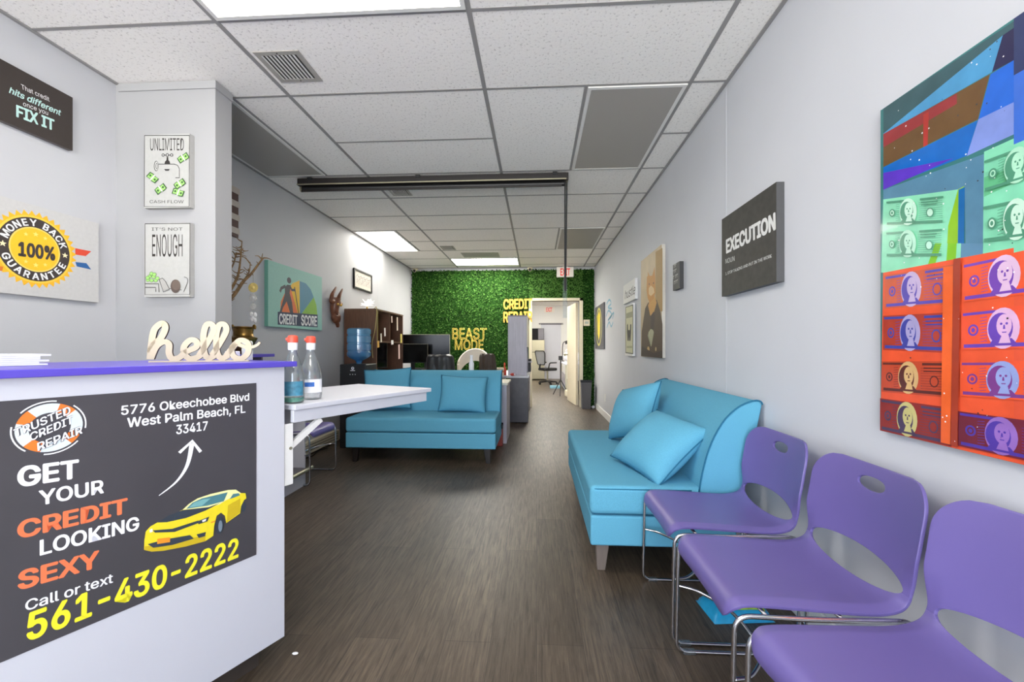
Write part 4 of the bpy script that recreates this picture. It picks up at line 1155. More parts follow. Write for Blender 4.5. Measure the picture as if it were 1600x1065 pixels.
hg = thing('hanging_ornament', 'string of gold and silver discs hanging from the dried branch', 'ornament', (-2.12, 3.105, 0))
m = MB(); m.cyl((0, 0, 1.43), (0, 0, 1.71), .0012, M_steel, n=6); m.build('cord', hg)
for nm, z, r, mm in (('gold_disc', 1.60, .036, mat('pale_gold', (232, 208, 130), .35, .2, var=.15)), ('silver_flower', 1.525, .034, M_silver), ('silver_disc', 1.46, .022, M_silver)):
    m = MB(); rr = []
    for i in range(20):
        t = 2 * PI * i / 20; q = r * (1 if nm != 'silver_flower' else (1 if i % 2 else .72)); rr.append((q * math.cos(t), q * math.sin(t)))
    m.extr(rr, lambda a, z_, d: (a, d, z + z_), -.003, .003, mm); m.ell((0, 0, z), (r * .4, .008, r * .4), mm, 12, 8); m.build(nm, hg)
for i in range(5):
    m = MB(); x, z = ((-.015, 1.40), (.015, 1.395), (0, 1.375), (-.012, 1.36), (.014, 1.355))[i]; m.ell((x, 0, z), (.014, .01, .02), M_cryst, 8, 6); m.build('crystal', hg)

# ------------------------------------------------------------------ purple stacking chairs
PROF = [(-.262, .392), (-.266, .416), (-.252, .44), (-.21, .450), (-.05, .443), (.07, .437), (.14, .44), (.185, .456), (.21, .49), (.226, .54), (.24, .61), (.254, .69), (.266, .745), (.275, .778)]
pth = smooth_path([(0, y, z) for y, z in PROF], 10)
cum = [0.0]
for i in range(1, len(pth)): cum.append(cum[-1] + (pth[i] - pth[i - 1]).length)
LT = cum[-1]
def prof_at(s):
    s = min(max(s, 0), LT)
    for i in range(1, len(cum)):
        if cum[i] >= s:
            t = (s - cum[i - 1]) / max(1e-9, cum[i] - cum[i - 1]); p = pth[i - 1].lerp(pth[i], t); d = (pth[i] - pth[i - 1]).normalized(); return p, d
    return pth[-1], (pth[-1] - pth[-2]).normalized()
sB = cum[80]                                    # arc length at the bend
def chair_shell():
    NA, NS = 72, 130
    def half(s):
        w0 = .222 + (.009 * min(1, (s - sB) / .1) if s > sB else 0)
        w0 -= .005 * math.exp(-((s - sB) / .05) ** 2)
        for r, q in ((.075, s), (.095, LT - s)):
            if q < r: w0 = w0 - r + math.sqrt(max(0, r * r - (r - q) ** 2))
        return w0
    holes = [(0, sB - .006, .196, .049, 2.0), (0, LT - .06, .056, .021, 2.3)]
    def F(x, s, h): return abs((x - h[0]) / h[2]) ** h[4] + abs((s - h[1]) / h[3]) ** h[4]
    xs = [[0] * (NA + 1) for _ in range(NS + 1)]
    co = {}
    for j in range(NS + 1):
        s = LT * j / NS
        for i in range(NA + 1): co[i, j] = [(-1 + 2 * i / NA) * half(s), s]
    faces = []
    for j in range(NS):
        for i in range(NA):
            c4 = [co[i, j], co[i + 1, j], co[i + 1, j + 1], co[i, j + 1]]
            cx = sum(c[0] for c in c4) / 4; cs = sum(c[1] for c in c4) / 4
            if any(F(cx, cs, h) < 1 for h in holes): continue
            faces.append((i, j))
    fs = set(faces)
    for (i, j) in list(co):
        nb = [(i - 1, j - 1), (i, j - 1), (i - 1, j), (i, j)]
        nb = [q for q in nb if 0 <= q[0] < NA and 0 <= q[1] < NS]
        inn = [q in fs for q in nb]
        if len(nb) == 4 and any(inn) and not all(inn):
            x, s = co[i, j]
            h = min(holes, key=lambda h: abs(F(x, s, h) - 1))
            f = F(x, s, h) ** (-1 / h[4]); co[i, j] = [h[0] + (x - h[0]) * f, h[1] + (s - h[1]) * f]
    def P3(x, s):
        p, d = prof_at(s); n = Vector((0, -d.z, d.y))      # towards the sitter
        a = x / .23
        bk = min(1, max(0, (s - sB + .06) / .16)); bk = bk * bk * (3 - 2 * bk)
        off = bk * (.034 * a * a - .004) + (1 - bk) * (.010 * a * a - .012 * max(0, abs(a) - .82) / .18)
        q = p + n * off
        return (x, q.y, q.z)
    def build(sel, name):
        idx = {}; v = []; f = []
        for (i, j) in sel:
            q = []
            for k in ((i, j), (i + 1, j), (i + 1, j + 1), (i, j + 1)):
                if k not in idx: idx[k] = len(v); v.append(P3(*co[k]))
                q.append(idx[k])
            f.append(q)
        me = bpy.data.meshes.new(name); me.from_pydata(v, [], f); me.materials.append(M_chair)
        for p in me.polygons: p.use_smooth = True
        return me
    js = int(NS * (sB - .006) / LT)
    return build([q for q in faces if q[1] < js], 'seat'), build([q for q in faces if q[1] >= js], 'backrest')
me_seat, me_back = chair_shell()
CH_G = 'purple stacking chairs'
def make_chair(label):
    t = thing('stacking_chair', label, 'chair', (0, 0, 0), 0, CH_G)
    for me, nm in ((me_seat, 'seat'), (me_back, 'backrest')):
        o = bpy.data.objects.new(nm, me); C.objects.link(o); o.parent = t
        so = o.modifiers.new('solid', 'SOLIDIFY'); so.thickness = .009; so.offset = 0
        bv = o.modifiers.new('bevel', 'BEVEL'); bv.width = .003; bv.segments = 2; bv.limit_method = 'ANGLE'; bv.angle_limit = math.radians(60)
    for s_ in (-1, 1):
        x = s_ * .230
        loop = round_path([(x, .205, .428), (x, -.05, .424), (x, -.264, .428), (x, -.272, .0075), (x, .2, .0075)], .045, 7, True)
        m = MB(); m.tube(loop, .0068, M_chrome, 12, True); m.build('side_frame', t, smooth='all')
        for y in (-.225, .15):
            m = MB(); m.box(x - .011, x + .011, y - .022, y + .022, .0004, .0165, M_clear); o = m.build('glide', t, bevel=.003); o['label'] = 'clear plastic floor glide'
    m = MB(); m.tube(smooth_path([(-.230, -.264, .255), (-.2, -.20, .25), (-.09, -.13, .245), (.09, -.13, .245), (.2, -.20, .25), (.230, -.264, .255)], 8), .0055, M_chrome, 10); m.build('stretcher', t, smooth='all')
    m = MB(); m.tube([(-.230, .02, .424), (.230, .02, .424)], .0055, M_chrome, 10); m.tube([(-.230, -.18, .428), (.230, -.18, .428)], .0055, M_chrome, 10); m.build('seat_bar', t, smooth='all')
    return t
ch1 = make_chair('purple stacking chair right beside the blue sofa along the right wall')
ch1.location = (.797, 1.928, 0); ch1.rotation_euler = (0, 0, -PI / 2)
dup(ch1, (.797, 1.422, 0), -PI / 2, 'middle purple stacking chair of the row along the right wall')
dup(ch1, (.822, .918, 0), -PI / 2 + .11, 'purple stacking chair nearest the camera, cut by the lower right corner')
dup(ch1, (-2.15, 3.70, 0), PI / 2, 'purple chair half hidden under the white folding shelf')
# packet of wipes under the row
t = thing('wipes_packet', 'blue and green wipes packet on the floor under the middle chair', 'packet', (.86, 1.93, .0005), .1)
m = MB(); m.grid(lambda u_, v_: ((u_ - .5) * .26, (v_ - .5) * .17, .055 * (1 - abs(2 * u_ - 1) ** 4) ** .5 * (1 - abs(2 * v_ - 1) ** 3) ** .5 + .0005), 20, 14, mat('packet_blue', (30, 150, 196), .3, var=.2, scale=18))
m.grid(lambda u_, v_: ((u_ - .5) * .26, (v_ - .5) * .17, .0003), 20, 14, mat('packet_blue', (30, 150, 196))); m.build('film_pouch', t, smooth='all')
m = MB(); m.grid(lambda u_, v_: (.02 + (u_ - .5) * .16, -.03 + (v_ - .5) * .07, .058 * (1 - abs(2 * (.5 + .077 + (u_ - .5) * .615) - 1) ** 4) ** .5 * (1 - abs(2 * (.5 - .176 + (v_ - .5) * .41) - 1) ** 3) ** .5 + .0016), 10, 8, mat('packet_lime', (170, 206, 70), .3, var=.3, scale=30)); m.build('label', t, smooth='all')
sc = MB(); sc.ell((0, 0, .003), (.012, .007, .003), M_paper, 10, 6); o = sc.build('paper_scrap'); o.location = (-.905, 1.565, 0.0002)
tag(o, 'tiny white scrap of paper on the floor by the counter corner', 'paper scrap')

# ------------------------------------------------------------------ sofas and cushions
def sofa(label, loc, rz, mleg):
    t = thing('armless_sofa', label, 'sofa', loc, rz, 'blue armless sofas')
    h = .755
    m = MB(); m.box(-h, h, .0, .72, .15, .302, M_sofa); m.build('base', t, bevel=.012, segs=3)
    m = MB()
    def seat(u_, v_):
        return None
    m.box(-h - .003, h + .003, -.004, .60, .306, .452, M_sofa); m.build('seat_cushion', t, bevel=.03, segs=4)
    pr_ = [(.53, .30), (.535, .43), (.55, .52), (.575, .62), (.61, .71), (.665, .80), (.735, .862), (.80, .888), (.832, .885), (.842, .868), (.80, .66), (.73, .38), (.71, .20)]
    m = MB(); n = len(pr_)
    m.extr([(y, z) for y, z in pr_], lambda y, z, d: (d, y, z), -h, h, M_sofa); bk = m.build('backrest', t, bevel=.012, segs=3)
    for s_ in (-1, 1):
        m = MB(); m.tube(smooth_path([(s_ * h, y, z) for y, z in pr_[1:10]], 3), .0042, M_pipe, 8); m.build('piping', bk, smooth='all')
    sc_ = [o for o in t.children if o.name.startswith('seat_cushion')][0]
    for z in (.436,):
        m = MB(); m.tube(round_path([(-h + .003, .5, z), (-h + .003, .006, z), (h - .003, .006, z), (h - .003, .5, z)], .03), .0036, M_pipe, 8); m.build('piping', sc_, smooth='all')
    for x in (-h + .09, h - .09):
        for y in (.07, .62):
            m = MB(); a, c_ = .034, .021; sx = .012 if x > 0 else -.012; sy = -.008 if y < .3 else .008
            vs = [(x + dx * c_ + sx, y + dy * c_ + sy, 0) for dx, dy in ((-1, -1), (1, -1), (1, 1), (-1, 1))] + [(x + dx * a, y + dy * a, .1495) for dx, dy in ((-1, -1), (1, -1), (1, 1), (-1, 1))]
            m.add(vs, [(3, 2, 1, 0), (4, 5, 6, 7), (0, 1, 5, 4), (1, 2, 6, 5), (2, 3, 7, 6), (3, 0, 4, 7)], mleg); m.build('leg', t, bevel=.003)
    return t
sofa('blue armless sofa against the right wall beside the purple chairs', (.272, 2.945, 0), -PI / 2, M_legl)
sofa('blue armless sofa facing the camera in front of the desks', (-1.157, 4.20, 0), 0, M_legd)

def cushion(label, w_, h_, th, seed, mtx):
    t = thing('throw_cushion', label, 'cushion', (0, 0, 0), 0, 'blue throw cushions')
    r_ = random.Random(seed); ph = [r_.uniform(0, 6) for _ in range(4)]
    def out(u_, v_):
        x, y = 2 * u_ - 1, 2 * v_ - 1
        k = 1 - .07 * (1 - y * y) * abs(x) ** 3; l = 1 - .07 * (1 - x * x) * abs(y) ** 3
        return x * w_ / 2 * k, y * h_ / 2 * l
    def top(sg):
        def f(u_, v_):
            x, y = 2 * u_ - 1, 2 * v_ - 1; X, Y = out(u_, v_)
            e = max(0, (1 - abs(x) ** 2.6)) ** .55 * max(0, (1 - abs(y) ** 2.6)) ** .55
            wr = .03 * math.sin(5 * x + ph[0] + 2 * y) * math.sin(4 * y + ph[1]) * e
            return (X, sg * th / 2 * (e + wr), Y)
        return f
    m = MB(); m.grid(top(1), 28, 28, M_sofa); m.grid(top(-1), 28, 28, M_sofa); c_ = m.build('cover', t, smooth='all')
    ed = [out(i / 20, 0) for i in range(20)] + [out(1, i / 20) for i in range(20)] + [out(1 - i / 20, 1) for i in range(20)] + [out(0, 1 - i / 20) for i in range(20)]
    m = MB(); m.tube([(x, 0, y) for x, y in ed], .0035, M_pipe, 8, True); m.build('piping', t, smooth='all')
    t.matrix_world = mtx
    return t
def place(loc, rz, rx, roll=0.0):
    return Matrix.Translation(loc) @ Matrix.Rotation(rz, 4, 'Z') @ Matrix.Rotation(rx, 4, 'X') @ Matrix.Rotation(roll, 4, 'Y')
cushion('blue throw cushion lying forward on the right sofa, nearer of two', .50, .42, .20, 1, place((.69, 2.50, .60), -PI / 2 + .42, -.85, .12))
cushion('blue throw cushion leaning on the back at the far end of the right sofa', .48, .42, .20, 2, place((.715, 3.22, .68), -PI / 2 + .3, -.45, -.25))
cushion('blue throw cushion on the right half of the facing sofa', .52, .40, .15, 3, place((-.80, 4.655, .645), .06, -.28, .05))
cushion('blue throw cushion at the left end of the facing sofa', .54, .46, .14, 4, place((-1.66, 4.70, .69), 0.0, -.22, -.06))

# ------------------------------------------------------------------ left wall: cooler, hutch, television
wc_ = thing('water_cooler', 'black water cooler standing by the left wall', 'water cooler', (-2.10, 4.97, 0))
m = MB(); m.box(-.155, .155, -.165, .165, .0, .96, M_black); m.build('cabinet', wc_, bevel=.012)
m = MB(); m.box(-.13, .13, -.171, -.1655, .52, .70, M_blackg); m.build('tap_recess', wc_)
for x, mm in ((-.06, mat('tap_blue', (40, 90, 200), .4)), (.06, mat('tap_red', (200, 50, 40), .4))):
    m = MB(); m.box(x - .012, x + .012, -.21, -.171, .64, .67, mm); m.build('tap', wc_)
m = MB()
for i in range(3): m.cyl((-.03 + .03 * i, -.1655, .845), (-.03 + .03 * i, -.1675, .845), .005, M_paper, n=8)
m.build('indicator', wc_)
bd = Board(Plane((0, -.1656, 0), (1, 0, 0), (0, -1, 0))); bd.ellipse((0, .915), .017, .017, M_paper, px=False); bd.poly([(-.008, .917), (.001, .928), (.008, .917), (0, .906)], M_black, False); bd.poly([(-.028, .885), (.028, .885), (.028, .893), (-.028, .893)], M_paper, False)
bd.done('logo_print', parent=wc_)
M_bot = glassy('blue_bottle_plastic', (170, 214, 240), .12, .08, (128, 196, 236), .45)
wb = thing('water_bottle', 'large blue water bottle upside down on the black cooler', 'water bottle', (-2.095, 4.97, .962))
m = MB(); m.lathe([(.03, 0), (.03, .03), (.06, .045), (.115, .075), (.135, .10), (.135, .135), (.128, .142), (.128, .155), (.135, .162), (.135, .225), (.128, .232), (.128, .245), (.135, .252), (.135, .325), (.128, .332), (.128, .345), (.135, .352), (.135, .40), (.12, .415), (.0, .418)], (0, 0, 0), M_bot, 40); m.build('bottle_shell', wb, smooth=True)
m = MB(); m.lathe([(.024, .002), (.05, .045), (.105, .08), (.125, .104), (.125, .20), (.0, .201)], (0, 0, 0), glassy('blue_water', (170, 212, 240), .04, .03, (96, 176, 226), .4), 36); m.build('water', wb, smooth=True)

hu = thing('hutch_desk', 'dark walnut desk with open hutch against the left wall', 'desk hutch', (0, 0, 0))
hx0, hx1, hy0, hy1 = XL + .018, -2.05, 5.40, 6.50
boxobj('side_panel', hx0, hx1, hy0, hy0 + .025, 0, 1.63, M_walnut, hu); boxobj('side_panel', hx0, hx1, hy1 - .025, hy1, 0, 1.63, M_walnut, hu)
boxobj('top_panel', hx0, hx1 + .005, hy0, hy1, 1.6305, 1.652, M_walnut, hu); boxobj('back_panel', hx0, hx0 + .012, hy0 + .026, hy1 - .026, .0, 1.63, M_walnutd, hu)
boxobj('shelf', hx0 + .013, hx1 - .005, hy0 + .026, hy1 - .026, 1.22, 1.24, M_walnut, hu); boxobj('divider', hx0 + .013, hx1 - .01, 5.93, 5.95, 1.2405, 1.63, M_walnut, hu)
boxobj('desk_top', hx0 + .013, -1.85, hy0 + .026, hy1 - .026, .73, .755, M_walnut, hu); boxobj('drawer_front', -2.06, -2.04, hy0 + .03, 5.9, .08, .72, M_walnutd, hu)
boxobj('cabinet_door', hx1 - .02, hx1, hy0 + .026, 5.46, 1.2405, 1.63, mat('olive_door', (120, 104, 44), .4, var=.2), hu)
def monitor(name, label, cx, cy, w_, h_, z0, rz, group, stand=True, bez=.008):
    t = thing(name, label, 'monitor' if name != 'television' else 'television', (cx, cy, z0), rz, group)
    zb = .11 if stand else .06
    m = MB(); m.box(-w_ / 2, w_ / 2, -.012, .022, zb, zb + h_, M_black); m.build('case', t, bevel=.004)
    m = MB(); m.box(-w_ / 2 + bez, w_ / 2 - bez, -.0135, -.0123, zb + bez * 1.6, zb + h_ - bez, M_blackg); m.build('screen', t)
    m = MB()
    for bx in ((-w_ / 2, w_ / 2, zb + h_ - bez * .6, zb + h_), (w_ / 2 - bez * .6, w_ / 2, zb, zb + h_)): m.box(bx[0], bx[1], -.0145, -.0126, bx[2], bx[3], M_steel)
    m.build('bezel', t)
    m = MB(); m.box(-.03, .03, .022, .05, .012, zb + h_ * .4, M_black); m.box(-w_ * .22, w_ * .22, -.09, .1, 0, .012, M_black); m.build('stand', t, bevel=.003)
    return t
monitor('computer_monitor', 'glossy black monitor inside the walnut hutch reflecting the green wall', -2.17, 5.80, .60, .36, .7555, PI / 2, 'desk monitors')
tvd = thing('media_stand', 'low dark walnut stand under the television', 'stand', (0, 0, 0))
boxobj('top_panel', -2.46, -1.40, 6.55, 7.35, .78, .80, M_walnutd, tvd)
for x in (-2.45, -1.43): boxobj('side_panel', x, x + .02, 6.56, 7.34, 0, .779, M_walnutd, tvd)
monitor('television', 'large black television left of the neon sign in front of the green wall', -1.84, 7.05, .80, .46, .8005, .12, None)
monitor('computer_monitor', 'black angled monitor in front of the television reflecting green', -1.92, 6.62, .46, .30, .8005, .62, 'desk monitors')
# feathers, cord and little papers on the hutch
t = thing('feather_lamp', 'white glowing feather ornament on top of the walnut hutch', 'lamp', (-2.26, 5.62, 1.6525))
m = MB(); m.lathe([(.03, 0), (.035, .004), (.02, .012), (.008, .03), (.008, .06)], (0, 0, 0), M_gold, 16); m.build('base', t, smooth=True)
m = MB(); rq = random.Random(5)
for i in range(34):
    a = rq.uniform(0, 2 * PI); e = rq.uniform(.2, 1.3); l = rq.uniform(.07, .13)
    d = Vector((math.cos(a) * math.cos(e), math.sin(a) * math.cos(e), math.sin(e)))
    p = Vector((0, 0, .055)); m.tube(smooth_path([p, p + d * l * .5, p + d * l + Vector((0, 0, -.012))], 3), lambda t_: .009 * (1 - t_) + .002, M_feather, 5)
m.build('plumes', t, smooth='all')
m = MB(); m.tube(smooth_path([(-2.20, 5.62, 1.654), (-2.12, 5.50, 1.66), (-2.044, 5.395, 1.655), (-2.06, 5.388, 1.4), (-2.10, 5.386, 1.2), (-2.09, 5.384, 1.02)], 6), .004, mat('yellow_cord', (196, 176, 110), .6), 8)
tag(m.build('power_cord', smooth='all'), 'thin yellow cord hanging down the side of the walnut hutch', 'cord')
nt_ = [(-2.045, 5.46, 1.15, .07, .09, (240, 190, 90), 'orange sticky note on the left edge of the hutch'), (-2.044, 5.56, 1.22, .05, .12, (238, 232, 214), 'white paper tag on the middle hutch shelf'), (-2.044, 5.70, 1.30, .06, .12, (246, 242, 234), 'folded white card standing on the hutch shelf'),
       (-2.043, 6.0, 1.19, .10, .07, (246, 244, 238), 'white note hanging from the hutch shelf'), (-2.043, 5.98, 1.50, .05, .10, (240, 214, 196), 'pink tag under the hutch top'), (-2.043, 6.22, 1.40, .06, .20, (244, 226, 206), 'long cream ribbon of paper on the right hutch side'),
       (-2.043, 6.40, 1.22, .08, .14, (240, 220, 120), 'yellow note low on the right hutch side'), (-2.043, 6.3, .98, .07, .22, (236, 208, 200), 'pale pink sheet on the lower right of the hutch')]
for i, (x, y, z, w_, h_, cl, lb) in enumerate(nt_):
    m = MB(); xx = hx1 + .003
    m.extr([(y - w_ / 2, z), (y + w_ / 2, z + .008), (y + w_ / 2 - .006, z + h_), (y - w_ / 2, z + h_ - .004)], lambda a, z_, d: (xx + d + .01 * (z + h_ - z_), a, z_), 0, .0012, ink(*cl))
    tag(m.build('paper_note'), lb, 'paper note', 'paper notes on the hutch')

# ------------------------------------------------------------------ desks and chairs in front of the green wall
dk1 = thing('white_desk', 'white topped desk directly behind the facing sofa', 'desk', (0, 0, 0))
boxobj('desk_top', -1.9, -.345, 5.14, 5.80, .70, .725, mat('cream_laminate', (226, 222, 206), .4, var=.02), dk1, bevel=.003)
boxobj('end_panel', -.40, -.36, 5.15, 5.79, 0, .6995, M_grey, dk1); boxobj('end_panel', -1.89, -1.85, 5.15, 5.79, 0, .6995, M_grey, dk1); boxobj('modesty_panel', -1.849, -.401, 5.16, 5.18, .25, .6995, M_grey, dk1)
dk2 = thing('grey_desk', 'grey desk with dark cabinet end standing beside the walkway', 'desk', (0, 0, 0))
boxobj('desk_top', -.62, -.115, 6.52, 8.15, .69, .72, M_white, dk2, bevel=.003)
o = boxobj('end_cabinet', -.41, -.13, 6.55, 7.0, .012, .6895, mat('charcoal_laminate', (74, 72, 79), .4, var=.12, scale=14), dk2, bevel=.004); boxobj('end_panel', -.15, -.125, 7.95, 8.14, 0, .6895, M_grey, dk2); boxobj('end_panel', -.61, -.58, 6.55, 8.1, 0, .6895, M_grey, dk2)
tc2 = thing('tall_cabinet', 'tall narrow grey storage cabinet standing on the grey desk', 'cabinet', (0, 0, 0))
boxobj('side_panel', -.44, -.15, 6.60, 6.625, .7205, 1.63, M_grey, tc2); boxobj('side_panel', -.44, -.15, 7.55, 7.575, .7205, 1.63, M_grey, tc2)
boxobj('back_panel', -.44, -.425, 6.626, 7.549, .7205, 1.63, M_grey, tc2); boxobj('top_panel', -.445, -.145, 6.595, 7.58, 1.6305, 1.65, M_greyd, tc2); boxobj('shelf', -.424, -.152, 6.626, 7.549, 1.15, 1.17, M_grey, tc2); boxobj('door', -.148, -.13, 6.605, 7.57, 1.16, 1.628, M_cream, tc2)
pt = thing('desk_printer', 'black printer on the grey desk below the tall cabinet doors', 'printer', (-.22, 7.78, .7205))
boxobj('body', -.12, .12, -.15, .15, 0, .16, M_black, pt, bevel=.01); boxobj('paper_tray', -.10, .14, -.13, .13, .165, .185, M_grey, pt); boxobj('scanner_lid', -.12, .125, -.15, .15, .19, .23, M_black, pt, bevel=.006)
# clutter at the front edge of the grey desk
t = thing('red_bottle', 'red sauce like bottle on the grey desk corner', 'bottle', (-.50, 6.70, .7205))
m = MB(); m.lathe([(.025, 0), (.027, .004), (.027, .09), (.012, .13), (.01, .16)], (0, 0, 0), mat('red_plastic', (200, 60, 40), .4), 18); m.build('body', t, smooth=True)
m = MB(); m.lathe([(.012, .158), (.014, .16), (.012, .185), (.003, .20)], (0, 0, 0), M_red, 14); m.build('cap', t, smooth=True)
t = thing('tissue_box', 'small cream box beside the red bottle on the grey desk', 'box', (-.56, 6.63, .7205), .2)
boxobj('carton', -.05, .05, -.05, .05, 0, .12, M_cream, t, bevel=.003); boxobj('print_band', -.0505, .0505, -.0506, .0506, .05, .08, mat('orange_band', (226, 140, 70), .5), t)
for i, (x, y, r_, cl, lb) in enumerate(((-.42, 6.58, .3, (240, 240, 236), 'white paper sheet on the grey desk near its front edge'), (-.30, 6.57, -.2, (206, 206, 210), 'grey folder on the grey desk corner'))):
    o = tag(boxobj('desk_paper', -.07, .07, -.04, .04, 0, .006, ink(*cl)), lb, 'paper'); o.location = (x, y, .7205); o.rotation_euler = (0, 0, r_)
t = thing('red_pouch', 'small red and white pouch lying on the grey desk', 'pouch', (-.36, 6.545, .7205), .4)
m = MB(); m.ell((0, 0, .022), (.045, .022, .022), mat('pouch_red', (196, 66, 52), .5, var=.3, scale=40)); m.build('pouch_body', t, smooth='all')
m = MB(); m.ell((.02, -.012, .024), (.018, .014, .014), M_paper); m.build('tag', t, smooth='all')

def office_chair(name, label, loc, rz, mt, w_, top, base_m=M_black, mesh_back=False, arms=True, foot=.3):
    t = thing(name, label, 'office chair', loc, rz, None)
    m = MB()
    for i in range(5):
        a = 2 * PI * i / 5 + .3; m.tube([(0, 0, .1), (foot * math.cos(a), foot * math.sin(a), .07)], lambda q: .028 - .01 * q, base_m, 8)
    m.build('star_base', t, smooth=True)
    for i in range(5):
        a = 2 * PI * i / 5 + .3; m = MB(); x, y = foot * math.cos(a), foot * math.sin(a); m.cyl((x - .02, y, .03), (x + .02, y, .03), .03, M_black, n=14); m.build('caster', t, smooth=True)
    m = MB(); m.cyl((0, 0, .1), (0, 0, .43), .025, M_steel); m.build('gas_column', t, smooth=True)
    m = MB(); m.box(-w_ / 2, w_ / 2, -.24, .22, .43, .52, mt); m.build('seat', t, bevel=.035, segs=4)
    def bf(sg):
        def f(u_, v_):
            x = 2 * u_ - 1; z = .52 + (top - .52) * v_
            ww = w_ / 2 * (1 - .12 * v_ ** 3) * (1 if v_ < .9 else math.sqrt(max(0, 1 - ((v_ - .9) / .1) ** 2 * .35)))
            e = max(0, 1 - abs(x) ** 4) ** .5 * max(0, 1 - abs(2 * v_ - 1) ** 8) ** .5
            th = .05 * e + (.012 * math.cos(x * 9) * e if not mesh_back else 0)
            return (x * ww, .22 + .1 * v_ - .05 * (1 - x * x) * -1 + sg * th, z)
        return f
    if mesh_back:
        loop = [(-.17, .25, .62), (-.24, .30, top - .06), (-.2, .32, top), (.2, .32, top), (.24, .30, top - .06), (.17, .25, .62)]
        m = MB(); m.tube(round_path(loop, .06, 5, True), .016, M_black, 8, True); m.build('back_frame', t, smooth='all')
        m = MB(); m.grid(lambda u_, v_: ((2 * u_ - 1) * (.17 + .06 * v_), .25 + .06 * v_ + .02 * math.sin(PI * u_), .63 + (top - .65) * v_), 8, 8, mat('grey_mesh', (150, 152, 156), .8)); m.build('mesh_panel', t, smooth='all')
        m = MB(); m.tube(smooth_path([(0, .12, .44), (0, .3, .5), (0, .29, .64)]), .025, M_black, 8); m.build('back_spine', t, smooth='all')
    else:
        m = MB(); m.grid(bf(1), 20, 20, mt); m.grid(bf(-1), 20, 20, mt); bk = m.build('backrest', t, smooth='all')
        m = MB(); m.box(-w_ * .22, w_ * .22, .36, .375, .62, top - .0, mt); m.build('back_pad', bk, bevel=.006)
    for s_ in ((-1, 1) if arms else ()):
        m = MB(); m.tube(round_path([(s_ * w_ * .5, .14, .47), (s_ * (w_ * .5 + .04), .12, .68), (s_ * (w_ * .5 + .04), -.16, .68)], .05), .02, M_black, 8); m.build('armrest', t, smooth='all')
    return t
office_chair('executive_chair', 'black leather executive chair seen over the back of the facing sofa', (-1.35, 6.20, 0), PI + 0.05, M_leather, .42, 1.06)
office_chair('desk_chair', 'dark brown upholstered chair between the white chair and the tall cabinet', (-.62, 6.22, 0), PI - .2, M_brownleather, .26, 1.07, arms=False, foot=.2)
# white curved shell chair
t = thing('shell_chair', 'white curved shell armchair in front of the neon sign', 'armchair', (-1.03, 6.95, 0), 0)
def arc(sg):
    def f(u_, v_):
        a = PI * (.06 + .88 * u_); R = .27 + sg * .018
        t_ = .80 + .32 * math.sin(a) ** .8; b_ = .60 + .33 * math.sin(a) ** .8; hgt = b_ + (t_ - b_) * v_
        return (R * math.cos(a), .05 + R * math.sin(a) * .8, hgt)
    return f
M_shell = mat('white_shell_upholstery', (228, 220, 204), .5, var=.03)
m = MB(); m.grid(arc(1), 30, 8, M_shell); m.grid(arc(-1), 30, 8, M_shell)
m.tube([arc(0)(i / 30, 1) for i in range(31)], .019, M_shell, 10); m.tube([arc(0)(0, i / 6) for i in range(7)], .019, M_shell, 8); m.tube([arc(0)(1, i / 6) for i in range(7)], .019, M_shell, 8); m.build('back_shell', t, smooth='all')
m = MB(); m.lathe([(.02, .45), (.22, .45), (.245, .48), (.245, .54), (.21, .57), (.0, .58)], (0, .05, 0), M_shell, 32); m.build('seat', t, smooth=True)
for i in range(4):
    a = PI / 4 + i * PI / 2; m = MB(); m.cyl((.22 * math.cos(a), .05 + .22 * math.sin(a), .45), (.28 * math.cos(a), .05 + .28 * math.sin(a), 0), .02, M_gold, .012); m.build('leg', t, smooth=True)
t = thing('small_bottle', 'small white bottle on the desk behind the facing sofa', 'bottle', (-.83, 5.45, .7255))
m = MB(); m.lathe([(.03, 0), (.032, .004), (.032, .22), (.018, .27), (.016, .30)], (0, 0, 0), M_paper, 20); m.build('body', t, smooth=True)
m = MB(); m.lathe([(.018, .298), (.02, .30), (.02, .33), (.0, .332)], (0, 0, 0), M_paper, 16); m.build('cap', t, smooth=True)
t = thing('red_crate', 'red and black box low beside the sofa end and the desk', 'box', (-.43, 5.06, 0))
boxobj('carton', -.05, .03, -.05, .06, 0, .2, mat('crate_red', (150, 52, 40), .5, var=.2), t, bevel=.004); boxobj('lid', -.052, .032, -.052, .062, .2, .23, M_black, t)

# waste bin
wbn = thing('waste_bin', 'dark grey tapered waste bin by the right side of the doorway', 'waste bin', (.93, 8.19, 0))
m = MB(); a, c_ = .078, .098
vs = [(dx * a, dy * a, 0.003) for dx, dy in ((-1, -1), (1, -1), (1, 1), (-1, 1))] + [(dx * c_, dy * c_, .52) for dx, dy in ((-1, -1), (1, -1), (1, 1), (-1, 1))] + [(dx * (c_ - .006), dy * (c_ - .006), .52) for dx, dy in ((-1, -1), (1, -1), (1, 1), (-1, 1))] + [(dx * (a - .006), dy * (a - .006), .01) for dx, dy in ((-1, -1), (1, -1), (1, 1), (-1, 1))]
fs = [(3, 2, 1, 0)] + [(i, (i + 1) % 4, (i + 1) % 4 + 4, i + 4) for i in range(4)] + [(i + 4, (i + 1) % 4 + 4, (i + 1) % 4 + 8, i + 8) for i in range(4)] + [(i + 8, (i + 1) % 4 + 8, (i + 1) % 4 + 12, i + 12) for i in range(4)] + [(12, 13, 14, 15)]
m.add(vs, fs, mat('bin_grey', (92, 90, 92), .5)); m.build('body', wbn)
m = MB()
